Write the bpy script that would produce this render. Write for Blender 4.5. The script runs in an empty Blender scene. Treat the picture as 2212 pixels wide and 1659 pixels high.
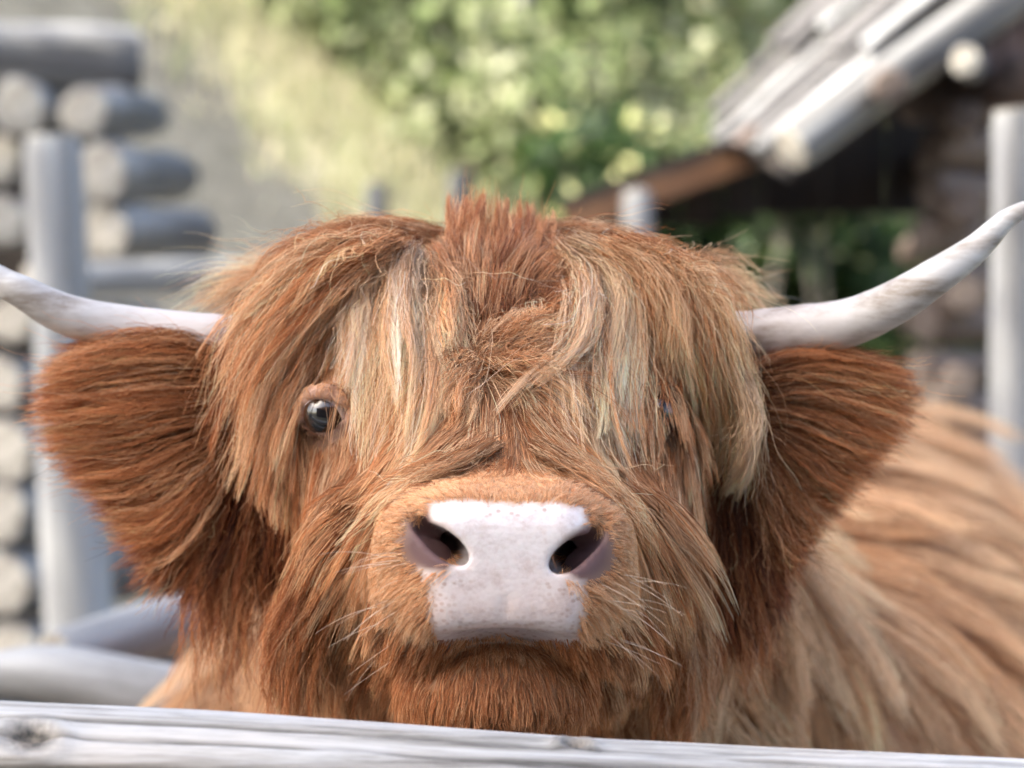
import bpy, bmesh, math, random
import numpy as np
from mathutils import Vector, Matrix

# ------------------------------------------------------------------ camera, sky, sun, exposure
sc = bpy.context.scene
col = sc.collection
ZC = 1.15                      # eye height of the camera
F = 5616.0                     # focal length in units of a 2212 px wide picture
cam_d = bpy.data.cameras.new('camera')
cam = bpy.data.objects.new('camera', cam_d); col.objects.link(cam)
cam.location = (0, 0, ZC); cam.rotation_euler = (math.radians(90), 0, 0)
cam_d.sensor_width = 36.0; cam_d.lens = 36.0 * F / 2212.0
cam_d.clip_start = 0.05; cam_d.clip_end = 2000
cam_d.dof.use_dof = True; cam_d.dof.focus_distance = 1.64; cam_d.dof.aperture_fstop = 5.0
sc.camera = cam

SUN = Vector((-0.60, -0.22, 0.74)).normalized()
w = bpy.data.worlds.new('World'); sc.world = w; w.use_nodes = True
nt = w.node_tree; nt.nodes.clear()
sky = nt.nodes.new('ShaderNodeTexSky'); sky.sky_type = 'NISHITA'; sky.sun_disc = False; sky.dust_density = 4.0; sky.ozone_density = 0.6; sky.air_density = 0.8
sky.sun_elevation = math.asin(SUN.z); sky.sun_rotation = math.atan2(SUN.x, SUN.y)
bg = nt.nodes.new('ShaderNodeBackground'); bg.inputs['Strength'].default_value = 0.15
wo = nt.nodes.new('ShaderNodeOutputWorld')
nt.links.new(sky.outputs[0], bg.inputs[0]); nt.links.new(bg.outputs[0], wo.inputs[0])
sl = bpy.data.lights.new('sun', 'SUN'); sl.energy = 2.6; sl.angle = math.radians(0.5); sl.color = (1.0, 0.95, 0.86)
so = bpy.data.objects.new('sun', sl); col.objects.link(so)
so.rotation_euler = SUN.to_track_quat('Z', 'Y').to_euler()
sc.view_settings.view_transform = 'Standard'; sc.view_settings.look = 'None'
sc.view_settings.gamma = 1.0; sc.view_settings.use_curve_mapping = False
sc.view_settings.exposure = 2.25
sc.view_settings.use_white_balance = True; sc.view_settings.white_balance_temperature = 6700; sc.view_settings.white_balance_tint = 6
sc.render.engine = 'CYCLES'
sc.cycles.use_denoising = True
sc.cycles.max_bounces = 6; sc.cycles.transmission_bounces = 5; sc.cycles.glossy_bounces = 4; sc.cycles.diffuse_bounces = 2; sc.cycles.adaptive_threshold = 0.03
sc.cycles.sample_clamp_indirect = 6.0
sc.cycles_curves.shape = 'RIBBONS'
sc.cycles_curves.subdivisions = 2

rng = np.random.default_rng(7)
random.seed(7)

def P(px, py, Y):
    """a point at depth Y on the view direction of picture position (px, py)"""
    return np.array([(px - 1106.0) / F * Y, Y, ZC + (829.5 - py) / F * Y])

# ------------------------------------------------------------------ materials
def new_mat(name):
    m = bpy.data.materials.new(name); m.use_nodes = True
    n = m.node_tree.nodes; b = n['Principled BSDF']
    return m, m.node_tree, b

def ramp(nt, fac, stops):
    r = nt.nodes.new('ShaderNodeValToRGB')
    el = r.color_ramp.elements
    while len(el) > 1: el.remove(el[-1])
    el[0].position = stops[0][0]; el[0].color = (*stops[0][1], 1)
    for p, c in stops[1:]:
        e = el.new(p); e.color = (*c, 1)
    nt.links.new(fac, r.inputs[0])
    return r.outputs[0]

def tex_noise(nt, scale, detail=6, rough=.6, vec_scale=(1, 1, 1), coord='Object', dist=0.0):
    tc = nt.nodes.new('ShaderNodeTexCoord'); mp = nt.nodes.new('ShaderNodeMapping')
    mp.inputs['Scale'].default_value = vec_scale
    nt.links.new(tc.outputs[coord], mp.inputs[0])
    n = nt.nodes.new('ShaderNodeTexNoise'); n.inputs['Scale'].default_value = scale
    n.inputs['Detail'].default_value = detail; n.inputs['Roughness'].default_value = rough
    n.inputs['Distortion'].default_value = dist
    nt.links.new(mp.outputs[0], n.inputs['Vector'])
    return n.outputs['Fac']

def add_bump(nt, b, height, strength, dist):
    bp = nt.nodes.new('ShaderNodeBump'); bp.inputs['Strength'].default_value = strength
    bp.inputs['Distance'].default_value = dist
    nt.links.new(height, bp.inputs['Height']); nt.links.new(bp.outputs[0], b.inputs['Normal'])

def wood_mat(name, stops, grain=14, rough=.75, bump=.4):
    m, t, b = new_mat(name)
    n = tex_noise(t, grain, 8, .65, (1, 1, .07))
    t.links.new(ramp(t, n, stops), b.inputs['Base Color'])
    b.inputs['Roughness'].default_value = rough
    add_bump(t, b, n, bump, .004)
    return m

def plain_noise_mat(name, stops, scale, rough=.9, bump=.3, bd=.01):
    m, t, b = new_mat(name)
    n = tex_noise(t, scale, 8, .65)
    t.links.new(ramp(t, n, stops), b.inputs['Base Color'])
    b.inputs['Roughness'].default_value = rough
    add_bump(t, b, n, bump, bd)
    return m

def attr_mat(name, attr, rough=.6, sss=0.0):
    m, t, b = new_mat(name)
    a = t.nodes.new('ShaderNodeAttribute'); a.attribute_name = attr
    t.links.new(a.outputs['Color'], b.inputs['Base Color'])
    b.inputs['Roughness'].default_value = rough
    return m, t, b, a

M = {}
M['grey_log'] = wood_mat('weathered_grey_log', [(.34, (.035, .03, .027)), (.48, (.17, .165, .162)), (.62, (.36, .36, .362))], 9)
M['slate_log'] = wood_mat('slate_grey_log', [(.3, (.035, .036, .04)), (.5, (.075, .078, .085)), (.7, (.13, .135, .145))])
M['pale_log'] = wood_mat('pale_stripped_log', [(.3, (.13, .125, .12)), (.5, (.32, .32, .32)), (.7, (.50, .50, .505))])
M['brown_log'] = wood_mat('brown_log', [(.25, (.05, .036, .03)), (.5, (.16, .115, .095)), (.75, (.30, .235, .20))])
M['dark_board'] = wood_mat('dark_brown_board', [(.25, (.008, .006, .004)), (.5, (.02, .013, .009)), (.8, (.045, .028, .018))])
M['ginger_board'] = wood_mat('ginger_board', [(.25, (.05, .022, .010)), (.5, (.11, .05, .022)), (.8, (.2, .10, .05))])
M['pink_board'] = wood_mat('faded_red_board', [(.25, (.16, .10, .09)), (.5, (.30, .20, .18)), (.8, (.42, .31, .28))])
M['cut_end'] = plain_noise_mat('sawn_wood_end', [(.36, (.20, .17, .14)), (.5, (.44, .40, .34)), (.66, (.62, .58, .51))], 26, .8, .2)
M['shingle'] = wood_mat('grey_shingle', [(.3, (.035, .03, .028)), (.5, (.10, .092, .09)), (.75, (.22, .205, .2))], 9)
M['dark_end'] = plain_noise_mat('dark_wood_end', [(.3, (.05, .035, .028)), (.7, (.17, .13, .11))], 30, .8, .2)
M['bark'] = plain_noise_mat('grey_bark', [(.3, (.09, .075, .06)), (.6, (.26, .23, .20)), (.8, (.45, .42, .39))], 9, .9, .6)

def leaf_mat():
    m, t, b, a = attr_mat('leaf', 'tint', .55)
    tr = t.nodes.new('ShaderNodeBsdfTranslucent'); mx = t.nodes.new('ShaderNodeMixShader'); mx.inputs[0].default_value = .45
    t.links.new(a.outputs['Color'], tr.inputs[0])
    t.links.new(b.outputs[0], mx.inputs[1]); t.links.new(tr.outputs[0], mx.inputs[2])
    t.links.new(mx.outputs[0], t.nodes['Material Output'].inputs[0])
    return m
M['leaf'] = leaf_mat()

# ------------------------------------------------------------------ object helpers
def tag(o, label=None, cat=None, group=None, kind=None):
    if label: o['label'] = label
    if cat: o['category'] = cat
    if group: o['group'] = group
    if kind: o['kind'] = kind
    return o

def link(name, data, parent=None, mat=None):
    o = bpy.data.objects.new(name, data); col.objects.link(o)
    if parent is not None:
        o.parent = parent
        o.matrix_parent_inverse = parent.matrix_basis.inverted()
    if mat is not None: data.materials.append(mat)
    return o

def empty(name, loc):
    o = bpy.data.objects.new(name, None); col.objects.link(o); o.location = loc; o.empty_display_size = .1
    return o

def mesh_from(name, V, Q, smooth=True):
    me = bpy.data.meshes.new(name)
    V = np.asarray(V, np.float32); Q = np.asarray(Q, np.int32); k = Q.shape[1]
    me.vertices.add(len(V)); me.vertices.foreach_set('co', V.ravel())
    me.loops.add(Q.size); me.loops.foreach_set('vertex_index', Q.ravel())
    me.polygons.add(len(Q)); me.polygons.foreach_set('loop_start', np.arange(0, Q.size, k, dtype=np.int32))
    me.update(calc_edges=True)
    me.polygons.foreach_set('use_smooth', np.full(len(Q), smooth)); me.update()
    return me

def catmull(pts, n):
    """pts (M,D) -> n samples of a Catmull-Rom spline through them"""
    pts = np.asarray(pts, float); m = len(pts)
    p = np.vstack([2 * pts[0] - pts[1], pts, 2 * pts[-1] - pts[-2]])
    t = np.linspace(0, m - 1 - 1e-9, n); i = np.floor(t).astype(int); u = (t - i)[:, None]
    a, b, c, d = p[i], p[i + 1], p[i + 2], p[i + 3]
    return .5 * (2 * b + (c - a) * u + (2 * a - 5 * b + 4 * c - d) * u ** 2 + (3 * b - a - 3 * c + d) * u ** 3)

def log_piece(name, p0, p1, r0, r1, mat, parent=None, ends=True, lump=.06, nseg=14, nring=14, bend=.0, rs=None, endmat='cut_end'):
    lump = lump * 1.7
    """a round log from p0 to p1: uneven tube with rounded rims, grain along its local z; sawn ends are sub-parts"""
    rs = rs or rng
    p0 = Vector(p0); p1 = Vector(p1); L = (p1 - p0).length
    t = np.linspace(0, 1, nseg); ang = np.linspace(0, 2 * np.pi, nring, endpoint=False)
    ph = rs.uniform(0, 6.28, 6); V = []
    tt = np.concatenate([[0.0], t * (1 - .03) + .015, [1.0]])
    sc_ = np.concatenate([[.9], np.ones(nseg), [.9]])
    for k, s in zip(tt, sc_):
        r = (r0 + (r1 - r0) * k) * s
        rr = r * (1 + lump * (np.sin(2 * ang + ph[0] + 3 * k) * .5 + np.sin(3 * ang + ph[1] - 4 * k) * .35 + .6 * np.sin(7 * k + ph[2]) + .3 * np.sin(17 * k + ph[5])))
        ox = bend * math.sin(math.pi * k); oy = bend * .4 * math.sin(2 * math.pi * k + ph[3])
        V.append(np.stack([rr * np.cos(ang) + ox, rr * np.sin(ang) + oy, np.full(nring, k * L)], 1))
    nr = len(tt); V = np.vstack(V); Q = []
    for i in range(nr - 1):
        for j in range(nring):
            Q.append((i * nring + j, i * nring + (j + 1) % nring, (i + 1) * nring + (j + 1) % nring, (i + 1) * nring + j))
    me = mesh_from(name, V, Q)
    rot = (p1 - p0).to_track_quat('Z', 'Y')
    mw = Matrix.Translation(p0) @ rot.to_matrix().to_4x4()
    o = link(name, me, None, mat); o.matrix_world = mw
    if parent is not None:
        o.parent = parent; o.matrix_parent_inverse = parent.matrix_basis.inverted()
    if ends:
        for e, (row, s) in enumerate(((0, -1), (nr - 1, 1))):
            ring = V[row * nring:(row + 1) * nring]
            c = ring.mean(0); c2 = c + np.array([0, 0, s * .003 * 1.0])
            VV = np.vstack([ring, ring * [1, 1, 1] + [0, 0, s * .004], c2 + [0, 0, s * .006]])
            FF = [(j, (j + 1) % nring, nring + (j + 1) % nring, nring + j) for j in range(nring)]
            bm = bmesh.new(); vs = [bm.verts.new(v) for v in VV]
            for f in FF: bm.faces.new([vs[q] for q in (f if s > 0 else f[::-1])])
            for j in range(nring):
                f = (nring + j, nring + (j + 1) % nring, 2 * nring)
                bm.faces.new([vs[q] for q in (f if s > 0 else f[::-1])])
            m2 = bpy.data.meshes.new('cut_end'); bm.to_mesh(m2); bm.free()
            ce = link('cut_end', m2, None, M[endmat])
            ce.parent = o
    return o

def box_piece(name, c, size, mat, parent=None, rot=None, bevel=.006):
    """a board: bevelled box, grain along its local z"""
    bm = bmesh.new(); bmesh.ops.create_cube(bm, size=1.0)
    for v in bm.verts:
        v.co = Vector((v.co.x * size[0], v.co.y * size[1], v.co.z * size[2]))
        v.co += Vector(rng.normal(0, .02 * min(size), 3))
    bmesh.ops.bevel(bm, geom=list(bm.edges), offset=min(bevel, .3 * min(size)), segments=1, affect='EDGES')
    me = bpy.data.meshes.new(name); bm.to_mesh(me); bm.free()
    o = link(name, me, None, mat)
    mw = Matrix.Translation(Vector(c)) @ (rot if rot is not None else Matrix.Identity(4))
    o.matrix_world = mw
    if parent is not None:
        o.parent = parent; o.matrix_parent_inverse = parent.matrix_basis.inverted()
    return o

# ------------------------------------------------------------------ terrain
def sstep(x): x = np.clip(x, 0, 1); return x * x * (3 - 2 * x)
def terrain(x, y):
    x = np.asarray(x, float); y = np.asarray(y, float)
    crest = np.clip(2.05 - .62 * x, .9, 4.2)
    z = crest * sstep((y - 7.6) / 5.2)
    z = z + np.clip(y - 12.6, 0, 10) * .08 + np.clip(y - 22, 0, 60) * .5
    z = z + .05 * np.sin(1.7 * x + .6) * np.sin(1.3 * y) * sstep((y - 6) / 3) + .03 * np.sin(4.1 * x + 2) * np.sin(3.7 * y + x) * sstep((y - 6) / 3)
    return z
xs = np.unique(np.concatenate([np.linspace(-300, -12, 25), np.linspace(-12, 12, 97), np.linspace(12, 300, 25)]))
ys = np.unique(np.concatenate([np.linspace(-300, -6, 25), np.linspace(-6, 26, 129), np.linspace(26, 300, 40)]))
X, Y = np.meshgrid(xs, ys); Z = terrain(X, Y)
nx, ny = len(xs), len(ys); idx = np.arange(nx * ny).reshape(ny, nx)
Q = np.stack([idx[:-1, :-1], idx[:-1, 1:], idx[1:, 1:], idx[1:, :-1]], -1).reshape(-1, 4)
gm, t, b = new_mat('meadow_ground')
gn = tex_noise(t, 1.3, 10, .7); gn2 = tex_noise(t, 9, 8, .7)
dry = ramp(t, gn2, [(.3, (.20, .19, .09)), (.5, (.40, .36, .22)), (.7, (.54, .50, .36))])
shaded_ground = ramp(t, gn2, [(.3, (.045, .043, .034)), (.5, (.085, .08, .068)), (.72, (.15, .145, .125))])  # dark grey tone paints the shade of the lower bank into the ground
floor = ramp(t, gn2, [(.3, (.04, .045, .02)), (.55, (.09, .10, .05)), (.75, (.2, .21, .1))])
geo = t.nodes.new('ShaderNodeNewGeometry'); sep = t.nodes.new('ShaderNodeSeparateXYZ')
t.links.new(geo.outputs['Position'], sep.inputs[0])
def mth(op, a, b_, clamp=False):
    n = t.nodes.new('ShaderNodeMath'); n.operation = op; n.use_clamp = clamp
    for i, v in enumerate((a, b_)):
        if isinstance(v, (int, float)): n.inputs[i].default_value = v
        else: t.links.new(v, n.inputs[i])
    return n.outputs[0]
def mixc(f, a, b_):
    n = t.nodes.new('ShaderNodeMix'); n.data_type = 'RGBA'
    t.links.new(f, n.inputs[0]); t.links.new(a, n.inputs[6]); t.links.new(b_, n.inputs[7]); return n.outputs[2]
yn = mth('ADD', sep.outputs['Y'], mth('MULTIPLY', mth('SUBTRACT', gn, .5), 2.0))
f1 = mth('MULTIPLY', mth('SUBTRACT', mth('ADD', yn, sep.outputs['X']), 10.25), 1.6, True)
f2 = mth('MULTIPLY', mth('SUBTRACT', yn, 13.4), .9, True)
t.links.new(mixc(f2, mixc(f1, shaded_ground, dry), floor), b.inputs['Base Color'])
b.inputs['Roughness'].default_value = .95
add_bump(t, b, gn2, .6, .05)
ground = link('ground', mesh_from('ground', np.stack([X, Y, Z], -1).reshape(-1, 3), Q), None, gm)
tag(ground, 'grassy ground rising to a dry bank behind the cow', 'ground', kind='structure')

# dry grass on the bank
n = 26000
gx = rng.uniform(-5, 4, n); gy = rng.uniform(11.0, 13.8, n)
keep = gy + gx > 10.4 + rng.normal(0, .25, n); gx, gy = gx[keep], gy[keep]; n = len(gx)
gz = terrain(gx, gy); h = rng.uniform(.06, .2, n); a = rng.uniform(0, 6.28, n); wv = rng.uniform(.006, .014, n)
lean = rng.normal(0, .06, (n, 2))
V = np.stack([np.stack([gx - wv * np.cos(a), gy - wv * np.sin(a), gz - .01], 1), np.stack([gx + wv * np.cos(a), gy + wv * np.sin(a), gz - .01], 1),
              np.stack([gx + lean[:, 0], gy + lean[:, 1], gz + h], 1)], 1).reshape(-1, 3)
gme = mesh_from('grass', V, np.arange(3 * n).reshape(-1, 3), False)
ca = gme.attributes.new('tint', 'FLOAT_COLOR', 'FACE')
base = np.where(rng.random((n, 1)) < .75, [[.48, .44, .30]], [[.28, .32, .14]]) * rng.uniform(.7, 1.25, (n, 1))
ca.data.foreach_set('color', np.hstack([base, np.ones((n, 1))]).astype(np.float32).ravel())
tag(link('grass', gme, None, M['leaf']), 'pale dry grass along the top of the bank', 'grass', kind='stuff')

# ------------------------------------------------------------------ trees
def leaf_mesh(name, centers, radii, n_per, size, palette):
    C = []; 
    for c, r, k in zip(centers, radii, n_per):
        d = rng.normal(0, 1, (k, 3)); d /= np.linalg.norm(d, axis=1)[:, None]
        C.append(c + d * (r * rng.uniform(.35, 1.0, (k, 1)) ** .6))
    C = np.vstack(C); n = len(C)
    u = rng.normal(0, 1, (n, 3)); u /= np.linalg.norm(u, axis=1)[:, None]
    v = np.cross(u, rng.normal(0, 1, (n, 3))); v /= np.linalg.norm(v, axis=1)[:, None]
    nn = np.cross(u, v)
    s = size * rng.uniform(.6, 1.3, (n, 1))
    V = np.stack([C - u * s, C - v * s * .42 + nn * s * .12, C + u * s, C + v * s * .42 + nn * s * .12], 1).reshape(-1, 3)
    q = np.arange(4 * n).reshape(-1, 4)
    T = np.concatenate([q[:, [0, 1, 2]], q[:, [0, 2, 3]]])
    me = mesh_from(name, V, T, False)
    ca = me.attributes.new('tint', 'FLOAT_COLOR', 'POINT')
    pal = np.array(palette)
    c = pal[rng.integers(0, len(pal), n)] * rng.uniform(.75, 1.25, (n, 1))
    c = np.repeat(np.hstack([c, np.ones((n, 1))]), 4, 0)
    ca.data.foreach_set('color', c.astype(np.float32).ravel())
    return me

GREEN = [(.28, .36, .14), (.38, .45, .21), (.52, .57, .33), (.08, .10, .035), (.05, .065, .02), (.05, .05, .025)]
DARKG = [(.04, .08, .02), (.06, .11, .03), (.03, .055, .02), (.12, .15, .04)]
SILV = [(.38, .42, .22), (.52, .54, .32), (.20, .24, .10), (.60, .60, .42), (.10, .13, .05)]

def tube(path, radii, nring=10):
    path = np.asarray(path, float); n = len(path)
    tan = np.gradient(path, axis=0); tan /= np.linalg.norm(tan, axis=1)[:, None]
    ref = np.array([0.31, .95, .02]); V = []
    ang = np.linspace(0, 2 * np.pi, nring, endpoint=False)
    for p, t_, r in zip(path, tan, radii):
        a = np.cross(t_, ref); a /= np.linalg.norm(a) + 1e-9; b_ = np.cross(t_, a)
        V.append(p + r * (np.cos(ang)[:, None] * a + np.sin(ang)[:, None] * b_))
    V = np.vstack(V)
    Q = [(i * nring + j, i * nring + (j + 1) % nring, (i + 1) * nring + (j + 1) % nring, (i + 1) * nring + j) for i in range(n - 1) for j in range(nring)]
    return V, np.array(Q)

def merge(parts):
    V = []; Q = []; k = 0
    for v, q in parts:
        V.append(v); Q.append(np.asarray(q) + k); k += len(v)
    return np.vstack(V), np.vstack(Q)

def tree(name, x, y, H, R, z0, nclump, nleaf, size, pal, label, lean=(0, 0), trunk_r=.09, group=None, low=.25, group_cat='tree'):
    zb = float(terrain(x, y)); base = np.array([x, y, zb])
    e = empty(name, base); tag(e, label, group_cat, group)
    path = catmull([base - [0, 0, .2], base + [lean[0] * .2, lean[1] * .2, H * .3], base + [lean[0] * .7, lean[1] * .7, H * .65], base + [lean[0], lean[1], H * .95]], 12)
    parts = [tube(path, np.linspace(trunk_r, trunk_r * .2, 12))]
    cs = []; rs = []
    for i in range(nclump):
        f = low + (1 - low) * (i + rng.uniform(0, 1)) / nclump
        k = path[min(int(f * 11), 11)]
        a = rng.uniform(0, 6.28); rad = R * (1.05 - .65 * f) * rng.uniform(.45, 1.0)
        c = k + [rad * math.cos(a), rad * math.sin(a), rng.uniform(-.1, .2) * R]
        cs.append(c); rs.append(R * rng.uniform(.22, .4))
        mid = (k + c) / 2 + [0, 0, .08 * R]
        parts.append(tube(catmull([k - [0, 0, .1 * R], mid, c], 5), np.linspace(trunk_r * .35 * (1.1 - f), .006, 5), 6))
    V, Q = merge(parts)
    link('trunk', mesh_from('trunk', V, Q), e, M['bark'])
    me = leaf_mesh('crown', cs, rs, [nleaf] * nclump, size, pal)
    link('crown', me, e, M['leaf'])
    return e

G1 = 'broadleaf trees on the slope above the bank'
specs = [  # px of trunk, Y, height, crown radius, palette, label, trunk lean
    (520, 15.2, 5.2, 1.1, SILV, 'pale green leafy tree at the left edge of the wood', (.3, 0)),
    (760, 15.6, 5.6, 1.15, SILV, 'silvery green tree above the dry bank, left of centre', (-.2, 0)),
    (950, 16.5, 6.0, 1.2, GREEN, 'bright green tree behind the two small grey posts', (.2, 0)),
    (1110, 14.6, 4.2, .8, GREEN, 'leafy tree with a pale bent trunk above the cow', (.35, 0)),
    (1270, 16.0, 5.6, 1.1, GREEN, 'mid green tree right of the bent pale trunk', (0, 0)),
    (1430, 14.9, 4.8, 1.0, SILV, 'sunlit yellow green tree beside the shed roof', (-.1, 0)),
    (1600, 16.2, 5.6, 1.2, GREEN, 'bright leafy tree rising over the shed roof', (.2, 0)),
    (1800, 17.5, 6.0, 1.3, GREEN, 'green tree half hidden behind the shed roof', (0, 0)),
    (300, 19.5, 6.0, 1.4, SILV, 'pale tree behind the log wall, far left', (.2, 0)),
    (650, 20.5, 6.5, 1.5, GREEN, 'tall tree in the second row, left of centre', (0, 0)),
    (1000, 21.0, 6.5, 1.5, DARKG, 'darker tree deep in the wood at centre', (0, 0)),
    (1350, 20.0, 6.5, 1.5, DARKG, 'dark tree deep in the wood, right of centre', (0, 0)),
]
for px, y, H, R, pal, lab, ln in specs:
    x = (px - 1106) / F * y
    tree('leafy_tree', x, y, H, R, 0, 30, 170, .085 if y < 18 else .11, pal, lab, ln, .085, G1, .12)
# pale bent trunk of a dead birch
bz = float(terrain(.02, 13.7))
e = empty('dead_birch', (.02, 13.7, bz)); tag(e, 'bare pale birch trunk bending in front of the green wood', 'tree')
pth = catmull([[-.10, 13.7, bz - .1], [-.06, 13.7, bz + .45], [0.0, 13.7, bz + .85], [.14, 13.7, bz + 1.35], [.30, 13.72, bz + 1.8], [.38, 13.75, bz + 2.6]], 18)
V, Q = tube(pth, np.linspace(.05, .035, 18))
birch = plain_noise_mat('birch_bark', [(.3, (.16, .15, .14)), (.5, (.30, .29, .27)), (.8, (.42, .41, .39))], 8, .8, .3)
link('trunk', mesh_from('trunk', V, Q), e, birch)

# shrubs seen through the open back of the shed
for px, py, y, r, lab in [(1480, 600, 9.2, .42, 'dark shrub with some leaves coloured sun-bright seen left under the shed roof'),
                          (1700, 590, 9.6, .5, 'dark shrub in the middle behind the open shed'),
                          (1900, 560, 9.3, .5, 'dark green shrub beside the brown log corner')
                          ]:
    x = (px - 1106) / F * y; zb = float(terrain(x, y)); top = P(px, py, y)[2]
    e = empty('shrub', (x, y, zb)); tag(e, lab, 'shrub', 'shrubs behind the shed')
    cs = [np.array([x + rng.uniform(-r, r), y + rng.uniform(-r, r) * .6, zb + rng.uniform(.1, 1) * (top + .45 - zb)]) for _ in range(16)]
    link('crown', leaf_mesh('crown', cs, [r * .45] * 16, [190] * 16, .06, DARKG[:3] * 4 + [(.85, .82, .40)]), e, M['leaf'])  # the few bright leaves have sunlight put into their colour
    parts = [tube(catmull([[x, y, zb - .05], [(x + c[0]) / 2, (y + c[1]) / 2, zb + .3 * (c[2] - zb)], c], 6), np.linspace(.015, .004, 6), 5) for c in cs]
    V, Q = merge(parts); link('stem', mesh_from('stem', V, Q), e, M['bark'])

for k, (px, y, hgt, r, pal) in enumerate([(600, 13.3, .9, .5, SILV), (720, 12.9, .8, .5, SILV), (830, 12.7, .75, .45, GREEN), (930, 12.9, 1.0, .5, GREEN), (1040, 12.4, .7, .4, SILV), (1150, 12.6, 1.1, .5, GREEN), (1250, 12.2, .7, .4, GREEN), (1360, 12.5, 1.1, .5, SILV), (460, 13.6, 1.0, .5, SILV), (1480, 12.4, 1.2, .5, GREEN)]):
    x = (px - 1106) / F * y; zb = float(terrain(x, y))
    e = empty('crest_bush', (x, y, zb)); tag(e, ['pale bush at the left foot of the wood', 'silvery bush above the grey bank, left', 'green bush over the slimmer bank post', 'taller green bush between the two bank posts', 'small pale bush behind the hair tuft', 'green bush under the bent birch', 'small green bush right of the tuft', 'pale bush left of the shed roof tip', 'leftmost pale bush on the crest, near the log wall', 'green bush behind the low shed roof'][k], 'bush', 'bushes along the crest of the bank')
    cs = [np.array([x + rng.uniform(-r, r), y + rng.uniform(-.4, .4), zb + rng.uniform(.05, 1) * hgt]) for _ in range(18)]
    link('crown', leaf_mesh('crown', cs, [.2] * 18, [60] * 18, .06, pal), e, M['leaf'])
    parts = [tube(catmull([[x, y, zb - .05], [(x + c[0]) / 2, (y + c[1]) / 2, zb + .4 * (c[2] - zb)], c], 5), np.linspace(.014, .004, 5), 5) for c in cs]
    V, Q = merge(parts); link('stem', mesh_from('stem', V, Q), e, M['bark'])

# unseen big tree added up-sun, out of the picture, to shade cow and rail
SH = np.array([0.15, 2.1, 1.0]) + np.array(SUN) * 8.2
tx, ty = SH[0] - .4, SH[1]
e = empty('added_shade_tree', (tx, ty, 0)); tag(e, 'large dense tree added out of view to shade the cow', 'tree')
pth = catmull([[tx, ty, -.2], [tx + .1, ty, 2.2], [tx + .2, ty + .1, 4.5], [SH[0], SH[1], SH[2] + 1]], 12)
parts = [tube(pth, np.linspace(.3, .08, 12), 12)]; cs = []
for i in range(84):
    d = rng.normal(0, 1, 3); d /= np.linalg.norm(d); c = SH + [0, .45, 0] + d * np.array([2.1, 2.5, 1.6]) * rng.uniform(.2, 1)
    cs.append(c); k = pth[rng.integers(6, 12)]
    parts.append(tube(catmull([k, (k + c) / 2 + [0, 0, .15], c], 5), np.linspace(.04, .008, 5), 6))
V, Q = merge(parts); link('trunk', mesh_from('trunk', V, Q), e, M['bark'])
link('crown', leaf_mesh('crown', cs, [.75] * 84, [420] * 84, .085, DARKG + GREEN[:2]), e, M['leaf'])

SH2 = np.array([-1.05, 6.1, 1.25]) + np.array(SUN) * 7.6  # unseen tree added up-sun to throw dappled shade on the log wall
e = empty('added_dapple_tree', (SH2[0] - .3, SH2[1], 0)); tag(e, 'thin leafed tree added out of view to dapple the log wall', 'tree')
pth = catmull([[SH2[0] - .3, SH2[1], -.2], [SH2[0] - .2, SH2[1], 2.5], [SH2[0] - .1, SH2[1], 4.6], [SH2[0], SH2[1], SH2[2] + .8]], 12)
parts = [tube(pth, np.linspace(.16, .05, 12), 12)]; cs = []
for i in range(44):
    d = rng.normal(0, 1, 3); d /= np.linalg.norm(d); c = SH2 + [.1, -.4, 0] + d * np.array([1.3, 1.7, 1.3]) * rng.uniform(.2, 1)
    cs.append(c); k = pth[rng.integers(6, 12)]
    parts.append(tube(catmull([k, (k + c) / 2 + [0, 0, .15], c], 5), np.linspace(.03, .006, 5), 6))
V, Q = merge(parts); link('trunk', mesh_from('trunk', V, Q), e, M['bark'])
link('crown', leaf_mesh('crown', cs, [.5] * 44, [34] * 44, .085, DARKG + GREEN[:2]), e, M['leaf'])

# ------------------------------------------------------------------ log wall on the left
lc = empty('log_wall', (P(150, 830, 6.3)[0], 6.3, 0)); tag(lc, 'corner of stacked grey logs with pale sawn ends, left', 'log wall')
def LP(px, py, y): return P(px, py, y)
def wall_log(a, b_, r0, r1, mat='grey_log'):
    log_piece('log', a, b_, r0, r1, M[mat], lc)
# long top log and courses beneath: sawn end towards the sun on the left, butt end to the right
wall_log(LP(-420, 95, 6.1), LP(300, 135, 6.3), .088, .075)
r_ = .068
for px0, py0, px1, py1, y0, y1, rr in [(180, 240, 325, 248, 5.9, 6.6, .062), (215, 372, 372, 382, 5.9, 6.6, .068), (225, 500, 425, 506, 5.95, 6.35, .064),
                                       
                                       (40, 232, 118, 236, 5.9, 6.7, .064), (-5, 345, 100, 350, 6.0, 6.7, .06), (0, 478, 110, 480, 5.9, 6.7, .06),
                                       (25, 690, 330, 700, 6.0, 6.7, .06), (10, 830, 330, 830, 6.0, 6.7, .062), (15, 975, 330, 960, 5.9, 6.7, .074),
                                       (20, 1110, 330, 1090, 5.9, 6.7, .068), (20, 1260, 330, 1225, 5.9, 6.7, .078), (25, 1400, 330, 1355, 5.9, 6.7, .058)]:
    if py0 > 650: px0 += rng.uniform(-22, 14); rr *= rng.uniform(.92, 1.12)
    wall_log(LP(px0, py0, y0), LP(px1, py1, y1), rr, rr * .95, 'grey_log')
wall_log(LP(60, 612, 5.75), LP(520, 592, 5.95), .042, .036, 'pale_log')
for i in range(4):   # lower courses down to the ground
    z = .12 + i * .135
    wall_log((-1.3, 5.95, z), (-.72, 6.7, z + .01), .066, .066)
for i in range(9):   # the wall goes on to the left
    z = .12 + i * .17
    wall_log((-3.6, 6.4, z), (-1.36, 6.25, z), .085, .08)
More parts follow.
